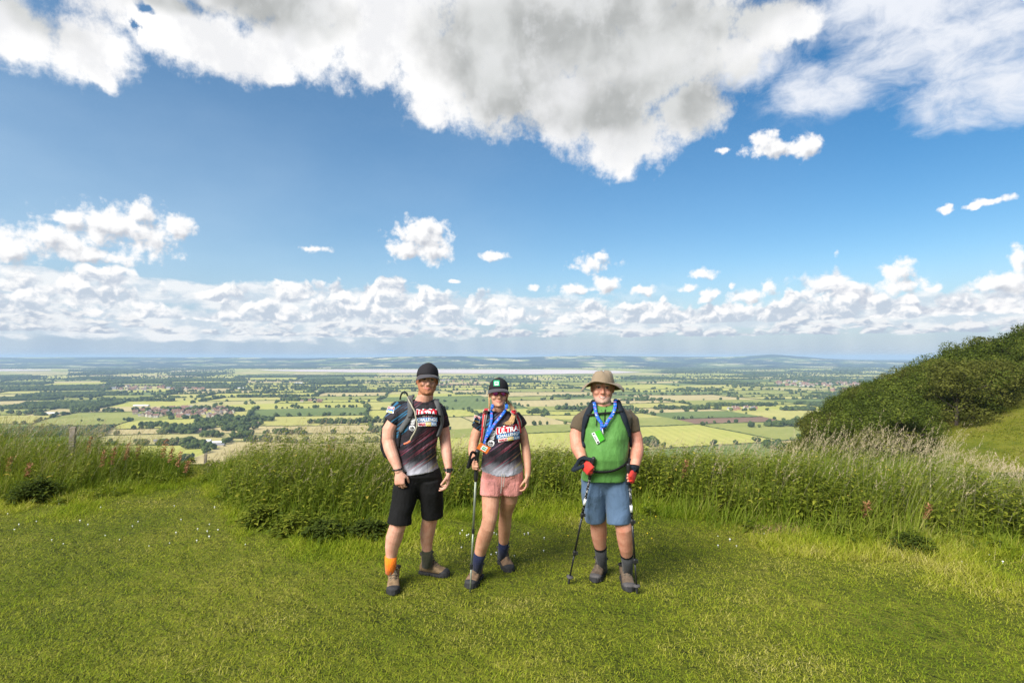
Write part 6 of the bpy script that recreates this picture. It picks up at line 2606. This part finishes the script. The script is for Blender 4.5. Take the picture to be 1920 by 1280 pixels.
def woman_extras(T_):
    path_a = [(923, 762), (921.5, 772), (922, 784), (920.5, 796), (917, 808), (913, 820), (911, 830)]
    path_b = [(950, 760), (949, 768), (943, 778), (935, 787), (927, 797), (920, 810), (914, 821), (911, 831)]
    pre_a = [(PX(927, 757, 4.75), (0, -.2, 1)), (PX(924, 758, 4.70), (0, -.3, 1))]
    pre_b = [(PX(947, 756, 4.75), (0, -.2, 1)), (PX(949, 757, 4.70), (0, -.3, 1))]
    la = strap_px(T_, path_a, .024, .003, .016, 5, pre=pre_a)
    o = geo_obj("lanyard", la, LANYARD, origin=(-.15, 4.6, 1.2))
    tag(o, "blue race lanyard with an orange card, worn by the woman", "lanyard")
    geo_obj("ribbon", strap_px(T_, path_b, .024, .003, .021, 5, pre=pre_b), LANYARD, o)
    cs = [PX(901, 829, 4.49), PX(920.5, 839, 4.50), PX(912.5, 850.5, 4.50), PX(893, 840, 4.49)]
    b, n = card(o, "badge", cs, .003, CARD_ORANGE)
    flat_art(b, "badge_print", cs, n, [(.30, .18, .78, .82, 2), (.36, .30, .72, .44, 5), (.36, .52, .70, .70, 5)])
    c = Geo()
    c.tube([PX(911, 830, 4.52), PX(911, 834.5, 4.495)], [.005, .004], 8)
    geo_obj("clip", c, STEEL, o)
    # trekking pole in her hand
    top, tip = PX(894.5, 849, 4.415), GP(881.5, 1110)
    d = (tip - top).normalized()
    g = Geo()
    g.tube([top + d * .20, top + d * .62], [.0092, .0090], 12, round_ends=False)
    g.tube([top + d * .62, top + d * .90], [.0078, .0076], 12, round_ends=False)
    g.tube([top + d * .90, tip], [.0066, .0058], 12, round_ends=False)
    p = geo_obj("trekking_pole", g, POLE_GREEN, origin=tuple(tip))
    tag(p, "grey green trekking pole with black grip held upright by the woman", "trekking pole")
    for k in (.60, .885):
        g = Geo()
        g.tube([top + d * k, top + d * (k + .035)], [.0115, .0115], 12, round_ends=False)
        geo_obj("clamp", g, PLASTIC, p, smooth=False)
    g = Geo()
    g.tube([top + Vector((.004, -.006, .012)), top + d * .03, top + d * .10, top + d * .17, top + d * .215], [.019, .0165, .0150, .0165, .0140], 12)
    geo_obj("grip", g, PLASTIC, p)
    a = top + d * .012
    P = [a, PX(886, 847, 4.36), PX(882, 855, 4.37), PX(879.5, 866, 4.385), PX(877, 876, 4.39), PX(880, 873, 4.395), PX(886, 860, 4.40), a + d * .02]
    P = [tuple(q) for q in smooth_path([tuple(q) for q in P], 4)]
    geo_obj("wrist_loop", ribbon(P, [(0, -1, 0)] * len(P), .020, .003), WEB_BLACK, p)


# ================================================================== older man
def older_man():
    Yb = 4.58
    M = head_matrix(1130.5, 727, 4.49, 1.06, yaw=-7, roll=2, pitch=-3)
    g = Geo()
    g.add(*head_geo(.9).transformed(M).arrays())
    nb = M @ Vector((0, .030, -.070))
    g.tube([nb, PX(1132, 760, 4.56), PX(1133, 772, 4.60)], [.063, .066, .080], 18)
    tor = [(1108, 1160, 766, .055), (1098, 1172, 772, .09), (1093, 1182, 786, .11), (1095, 1182, 805, .12), (1097, 1180, 830, .125), (1097, 1177, 855, .12), (1097, 1174, 880, .095), (1098, 1172, 898, .085)]
    g.rings([hring(a, b, y, Yb, ry) for a, b, y, ry in tor])
    limb_px(g, [(1099, 784, 4.61, 11), (1086, 797, 4.60, 12.6), (1081, 816, 4.58, 13.4), (1082, 832, 4.55, 12.6)])
    el, Wl = PX(1082, 834, 4.55), PX(1094, 866, 4.42)
    g.tube([el, el.lerp(Wl, .3), el.lerp(Wl, .65), Wl], [.054, .054, .043, .033], 16)
    limb_px(g, [(1176, 784, 4.61, 11), (1187, 799, 4.60, 11.0), (1193, 820, 4.58, 11.6), (1195, 838, 4.55, 11.8)])
    er, Wq = PX(1195, 840, 4.55), PX(1189, 881, 4.42)
    g.tube([er, er.lerp(Wq, .3), er.lerp(Wq, .65), Wq], [.052, .052, .042, .033], 16)
    glove_l, glove_r = Geo(), Geo()
    hand_geo(g, Wl, (.50, -.62, -.62), (-.80, -.55, .25), 1, 1.12, 1.0, .02, .8, glove_l)
    hand_geo(g, Wq, (-.36, -.70, -.62), (.85, -.5, .1), -1, 1.12, 1.0, .02, .8, glove_r)
    limb_px(g, [(1117, 905, 4.62, 18), (1118, 935, 4.62, 19), (1120, 965, 4.66, 16.4), (1122, 984, 4.70, 15.2), (1123, 1000, 4.74, 15.0), (1124, 1014, 4.77, 12.8), (1126, 1028, 4.80, 10.4), (1127, 1046, 4.84, 8.6)], 18)
    limb_px(g, [(1157, 905, 4.60, 18), (1161, 940, 4.56, 18.5), (1166, 972, 4.53, 15.8), (1170, 990, 4.53, 15.6), (1171.5, 1008, 4.56, 14.8), (1173.5, 1026, 4.59, 12.8), (1175.5, 1042, 4.635, 10.4), (1177, 1060, 4.675, 8.4)], 18)
    feet = (.78, 4.62, 0)
    root, bt = make_person(g, SK_C, M, feet, "older man in green shirt, blue shorts and wide brimmed khaki hat with two poles", 'stubble', True, STUBBLE, GREY_HAIR, GREY_HAIR)
    for gg in (glove_l, glove_r):
        V, F = remesh(gg, .004, 2)
        C = faces_centres(V, F)
        gm = poly_obj("glove", V, F, [cloth_mat("red_glove_cloth", (.55, .035, .025), .7, .15, .2, 40), WEB_BLACK], root)
    for W, nrm in ((Wl, (.35, -.55, -.75)), (Wq, (-.2, -.4, -.9))):
        c = Geo()
        ax = Vector(nrm).normalized()
        c.tube([W - ax * .035, W - ax * .005, W + ax * .018], [.038, .037, .034], 14, round_ends=False)
        geo_obj("glove_cuff", c, WEB_BLACK, root)
    # shirt with brown raglan sleeves
    sr = [(1113, 1158, 757.5, .048), (1102, 1168, 762, .082), (1092, 1178, 769, .112), (1087, 1184, 781, .130), (1091, 1182, 798, .146), (1093, 1178, 818, .158), (1094, 1176, 838, .172), (1095, 1175, 856, .178), (1094, 1175, 872, .165), (1091, 1176, 886, .142), (1090, 1175, 898, .130)]
    rr = [hring(a, b, y, Yb - (.03 if 800 < y < 880 else .012), ry, back=.125) for a, b, y, ry in sr]

    def raglan(V, F):
        C = faces_centres(V, F)
        p = px_of(C)
        l = (p[:, 0] - (1112 - (p[:, 1] - 757) * .42) < 0) & (p[:, 1] < 822)
        r_ = (p[:, 0] - (1158 + (p[:, 1] - 757) * .42) > 0) & (p[:, 1] < 824)
        return (l | r_).astype(int)
    s, st = shirt(root, rr, [lp([(1102, 779, 4.60, 15.5), (1089, 791, 4.60, 16.8), (1082, 807, 4.585, 15.2)]), lp([(1171, 778, 4.60, 15.5), (1183, 789, 4.60, 15.4), (1189, 810, 4.585, 13.0)])], [GREEN_CLOTH, BROWN_CLOTH], seed=8, wr=.010, midx_fn=raglan)
    c = strap_px([st], [(1135, 768), (1134, 779), (1133.5, 790)], .008, .004, .003, 4)
    geo_obj("zip", c, WEB_BLACK, s)
    ng = Geo()
    pts = [tuple(PX(1135 + 23 * math.cos(a), 759 + 4 * math.sin(a) + (4 if math.sin(a) > 0 else 0) * math.sin(a), 4.575 - .08 * math.sin(a))) for a in np.linspace(0, 6.283, 25)]
    ng.tube(pts, [.007] * 25, 7, round_ends=False)
    geo_obj("collar", ng, GREEN_CLOTH, s)
    shorts(root, [hring(1092, 1175, 886, Yb, .120), hring(1090, 1177, 900, Yb, .120), hring(1090, 1179, 912, Yb + .02, .104), hring(1092, 1179, 926, Yb + .03, .088), hring(1098, 1174, 940, Yb + .04, .064), hring(1114, 1158, 950, Yb + .045, .035)],
           [lp([(1113, 900, 4.57, 22), (1113, 920, 4.58, 23.5), (1114, 945, 4.615, 21.8), (1116, 973, 4.655, 19.8)]), lp([(1156, 900, 4.56, 22), (1157, 920, 4.555, 23.5), (1159.5, 950, 4.555, 23), (1161, 981, 4.54, 22.8)])], BLUE_CLOTH, .009, 7)
    sock(root, [(1125.5, 1024, 4.795, 11.4), (1127, 1040, 4.825, 10.4), (1129, 1066, 4.86, 9.6)], GREY_SOCK, WEB_BLACK)
    sock(root, [(1175, 1038, 4.63, 11.6), (1176.5, 1054, 4.655, 10.4), (1177, 1078, 4.69, 8.8)], GREY_SOCK, WEB_BLACK)
    B = (BOOT_DARK, RUBBER, RUBBER_GREY, WEB_BLACK, LACE)
    t = GP(1114, 1092)
    boot(root, (t.x + .115, t.y + .26, 0), (t.x, t.y, 0), B, height=.135)
    t = GP(1181, 1110)
    boot(root, (t.x + .012, t.y + .29, 0), (t.x, t.y, 0), B, height=.140)
    # hat
    h = Geo()
    rs = []
    for z, s_, fl in ((.030, 1.03, 0), (.05, 1.02, 0), (.080, .94, 0), (.102, .85, .0), (.117, .72, 0), (.124, .5, 0), (.126, .15, 0)):
        rs.append([(.086 * s_ * (1 + .02 * math.cos(5 * t)) * math.cos(t), .008 + .108 * s_ * (1 + .02 * math.sin(4 * t)) * math.sin(t), z + .006 * math.cos(3 * t) * (1 if z > .1 else 0) + .004 * math.sin(7 * t + z * 60) * (1 if z > .06 else 0)) for t in np.linspace(0, 6.283, 36, endpoint=False)])
    h.rings(rs)
    Mh = M @ Matrix.Rotation(R(-1), 4, 'Y')
    hat = geo_obj("sun_hat", h.transformed(Mh), HAT_CLOTH, root)
    n = 48
    rings = []
    for e, dz in ((0, 0), (.35, .004), (.6, .003), (.8, .0), (1.0, -.004), (1.0, -.008), (.8, -.004), (.6, -.001), (.35, 0), (0, -.004)):
        ring = []
        for j in range(n):
            t = 2 * math.pi * j / n
            ct, s_ = math.cos(t), math.sin(t)
            w = .086
            droop = -.048 * abs(ct) ** 2.2 * e ** 2.6 - .012 * e * e * max(0, s_) + .012 * max(0, -s_) * e + .011 * e * math.sin(3 * t + 1) + .006 * e * math.sin(5 * t)
            if ct > 0:
                droop *= 1.15
            ring.append((ct * (.085 + w * e * .92), .008 + s_ * (.105 + w * e), .034 + dz + droop))
        rings.append(ring)
    b = Geo()
    V = np.concatenate([np.array(q) for q in rings])
    F = []
    for i in range(10):
        for j in range(n):
            a0, a1 = i * n + j, i * n + (j + 1) % n
            b0, b1 = ((i + 1) % 10) * n + j, ((i + 1) % 10) * n + (j + 1) % n
            F.append([a0, a1, b1, b0])
    b.add(V, F)
    geo_obj("brim", b.transformed(Mh), HAT_CLOTH, hat)
    c = Geo()
    c.tube([Mh @ Vector((.0875 * 1.02 * math.cos(t), .008 + .110 * 1.02 * math.sin(t), .046)) for t in np.linspace(0, 6.283, 40)], [.0035] * 40, 6, round_ends=False)
    geo_obj("hat_band", c, HAT_CLOTH, hat)
    c = Geo()
    c.tube([tuple(q) for q in smooth_path([tuple(M @ Vector((-.062, -.03, -.07))), tuple(PX(1122, 763, 4.50)), tuple(PX(1128, 770, 4.475)), tuple(PX(1136, 764, 4.49)), tuple(M @ Vector((.062, -.02, -.07)))], 5)], [.0025] * 21, 6)
    c.ball(PX(1128, 770.5, 4.47), (.006, .006, .009))
    geo_obj("chin_cord", c, PLASTIC, hat)
    # backpack
    pk = Geo()
    pk.rings([hring(a, b_, y, Y, ry) for (a, b_, y, ry, Y) in ((1110, 1164, 762, .05, 4.80), (1102, 1172, 778, .09, 4.83), (1098, 1178, 810, .11, 4.85), (1098, 1181, 845, .11, 4.85), (1102, 1180, 868, .09, 4.83), (1112, 1168, 878, .05, 4.80))])
    V, F = remesh(pk, .008, 6)
    bag = poly_obj("backpack", wrinkle(V, .007, 8, 12), F, WEB_NAVY, origin=(.76, 4.84, 1.0))
    tag(bag, "dark navy backpack with chest and waist straps worn by the older man", "backpack")
    T_ = [st, bt]
    for path, top in (([(1110, 762), (1104, 772), (1099, 784), (1096.5, 797), (1095, 810), (1094, 824), (1093.5, 838)], [PX(1114, 752.5, 4.67), PX(1113, 754, 4.60)]), ([(1160, 760), (1165, 772), (1170, 784), (1174, 797), (1178, 808), (1180, 820), (1180.5, 836)], [PX(1156, 751, 4.67), PX(1158, 752.5, 4.60)])):
        n_ = 2 + (len(path) - 1) * 5 + 1
        w = [.056] * 12 + [.056 - .0016 * i for i in range(40)]
        geo_obj("shoulder_strap", strap_px(T_, path, w[:n_], .012, .005, 5, pre=[(p, (0, -.3, 1)) for p in top]), WEB_NAVY, bag)
    geo_obj("chest_strap", strap_px(T_, [(1102, 779), (1116, 777), (1132, 775), (1148, 774), (1166, 772)], .016, .005, .012, 5), WEB_BLACK, bag)
    geo_obj("waist_belt", strap_px(T_, [(1112, 884), (1125, 883.5), (1140, 883), (1155, 879), (1168, 872), (1178, 863)], .022, .006, .006, 5), WEB_BLACK, bag)
    c = Geo()
    p, n = cast(T_, 1176, 864, .018)
    c.box(p, (.03, .018, .045), Matrix.Rotation(.3, 3, 'Y'))
    geo_obj("buckle", c, PLASTIC, bag, smooth=False)
    c = Geo()
    p, n = cast(T_, 1151, 774, .022)
    c.ball(p, (.012, .008, .010))
    geo_obj("chest_buckle", c, STEEL, bag)
    c = strap_px(T_, [(1118, 786), (1118, 792), (1117.5, 798)], .006, .004, .008, 3)
    geo_obj("strap_end", c, WEB_BLACK, bag)
    # lanyard and green card
    pre = [(PX(1119, 752, 4.62), (0, -.3, 1)), (PX(1117, 754, 4.56), (0, -.6, 1))]
    la = strap_px(T_, [(1115, 759), (1116, 770), (1119.5, 781), (1125, 789), (1128, 795), (1128, 803), (1129.5, 808)], .026, .004, .020, 5, pre=pre)
    o = geo_obj("lanyard", la, LANYARD, origin=(.72, 4.45, 1.3))
    tag(o, "knotted blue lanyard with a green and white card on the older man", "lanyard")
    pre = [(PX(1154, 748, 4.62), (0, -.3, 1)), (PX(1156, 750, 4.56), (0, -.6, 1))]
    geo_obj("ribbon", strap_px(T_, [(1153, 757), (1152, 768), (1148, 778), (1141, 787), (1137, 795), (1134, 801), (1129, 801), (1128, 807)], .026, .004, .024, 5, pre=pre), LANYARD, o)
    kn = cast(T_, 1130, 799, .03)[0]
    c = Geo()
    c.tube([kn + Vector((-.016, 0, .008)), kn + Vector((.0, -.010, -.004)), kn + Vector((.018, 0, .004))], [.009, .012, .009], 10)
    geo_obj("knot", c, LANYARD, o)
    Yc = cast(T_, 1122, 818, .02)[0].y
    cs = [PX(1109, 812, Yc), PX(1124.5, 805.5, Yc), PX(1134, 823, Yc), PX(1119.5, 832.5, Yc)]
    cb, n = card(o, "badge", cs, .003, CARD_GREEN)
    flat_art(cb, "badge_print", cs, n, [(.0, .0, .36, 1.0, 2), (.08, .06, .28, .16, 4), (.08, .30, .13, .72, 4), (.18, .30, .21, .72, 4), (.08, .80, .28, .94, 4)])
    c = Geo()
    c.tube([cast(T_, 1129, 807, .03)[0], cast(T_, 1129.5, 814, .03)[0]], [.006, .005], 8)
    geo_obj("clip", c, STEEL, o)
    # two poles
    for top, mid, tipp, lab, W in ((PX(1112.5, 862, 4.375), None, GP(1066, 1093), "black trekking pole slanting outward from the older man's gloved hand beside the woman", Wl), (PX(1178.3, 874, 4.375), None, GP(1194.5, 1112), "black trekking pole planted beside the older man's boot, nearest the wooded slope", Wq)):
        d = (tipp - top).normalized()
        Ln = (tipp - top).length
        g = Geo()
        g.tube([top + d * (Ln * .43), top + d * (Ln * .74)], [.0082, .0080], 12, round_ends=False)
        g.tube([top + d * (Ln * .74), tipp - d * .05], [.0070, .0066], 12, round_ends=False)
        p = geo_obj("trekking_pole", g, POLE_BLACK, origin=tuple(tipp))
        tag(p, lab, "trekking pole")
        g = Geo()
        g.tube([top + d * .12, top + d * (Ln * .43)], [.0096, .0094], 14, round_ends=False)
        up = geo_obj("upper_section", g, SPECKLE, p)
        g = Geo()
        q = top + d * (Ln * .30)
        g.tube([q, q + d * .055], [.0104, .0104], 14, round_ends=False)
        geo_obj("white_label", g, INK_WHITE, up)
        for f in (.43, .74):
            g = Geo()
            q = top + d * (Ln * f)
            g.tube([q - d * .022, q - d * .012, q + d * .012, q + d * .026], [.011, .0155, .0150, .0105], 12, round_ends=False)
            g.box(q + Vector((.016, -.006, 0)), (.016, .014, .022))
            geo_obj("clamp", g, PLASTIC, p, smooth=False)
        g = Geo()
        g.tube([tipp - d * .075, tipp - d * .066, tipp - d * .060, tipp - d * .052], [.010, .027, .027, .012], 16, round_ends=False)
        geo_obj("basket", g, RUBBER_GREY, p, smooth=False)
        g = Geo()
        g.tube([tipp - d * .05, tipp - d * .012, tipp + d * .004], [.0095, .0090, .007], 10)
        geo_obj("rubber_tip", g, RUBBER, p)
        g = Geo()
        g.tube([top - d * .012, top + d * .01, top + d * .03, top + d * .11, top + d * .16], [.016, .019, .0155, .0155, .0125], 12)
        geo_obj("grip", g, PLASTIC, p)
        P = [top, W + Vector((-.02, -.035, .035)) if 'woman' in lab else W + Vector((.0, -.045, .02)), W + (Vector((-.055, -.015, -.02)) if 'woman' in lab else Vector((-.06, -.05, -.03))), W + (Vector((-.085, -.02, -.060)) if 'woman' in lab else Vector((-.062, -.05, -.09))), W + (Vector((-.045, -.030, -.04)) if 'woman' in lab else Vector((-.048, -.05, -.06))), top + d * .02]
        P = [tuple(q) for q in smooth_path([tuple(q) for q in P], 4)]
        geo_obj("wrist_loop", ribbon(P, [(0, -1, .2)] * len(P), .028, .003), WEB_NAVY, p)


def speckle_mat():
    m, T, out = mat("speckled_pole_lacquer")
    tc = T.N.new('ShaderNodeTexCoord').outputs['Object']
    v = T.voro(tc, 95, dims='3D')
    principled(T, out, T.mix(T.ss(v, .34, .26), (.014, .014, .016), (.70, .70, .70)), .4, .4)
    return m


SPECKLE = speckle_mat()
man_in_black()
_T, _ = woman_in_pink_shorts()
woman_extras(_T)
older_man()
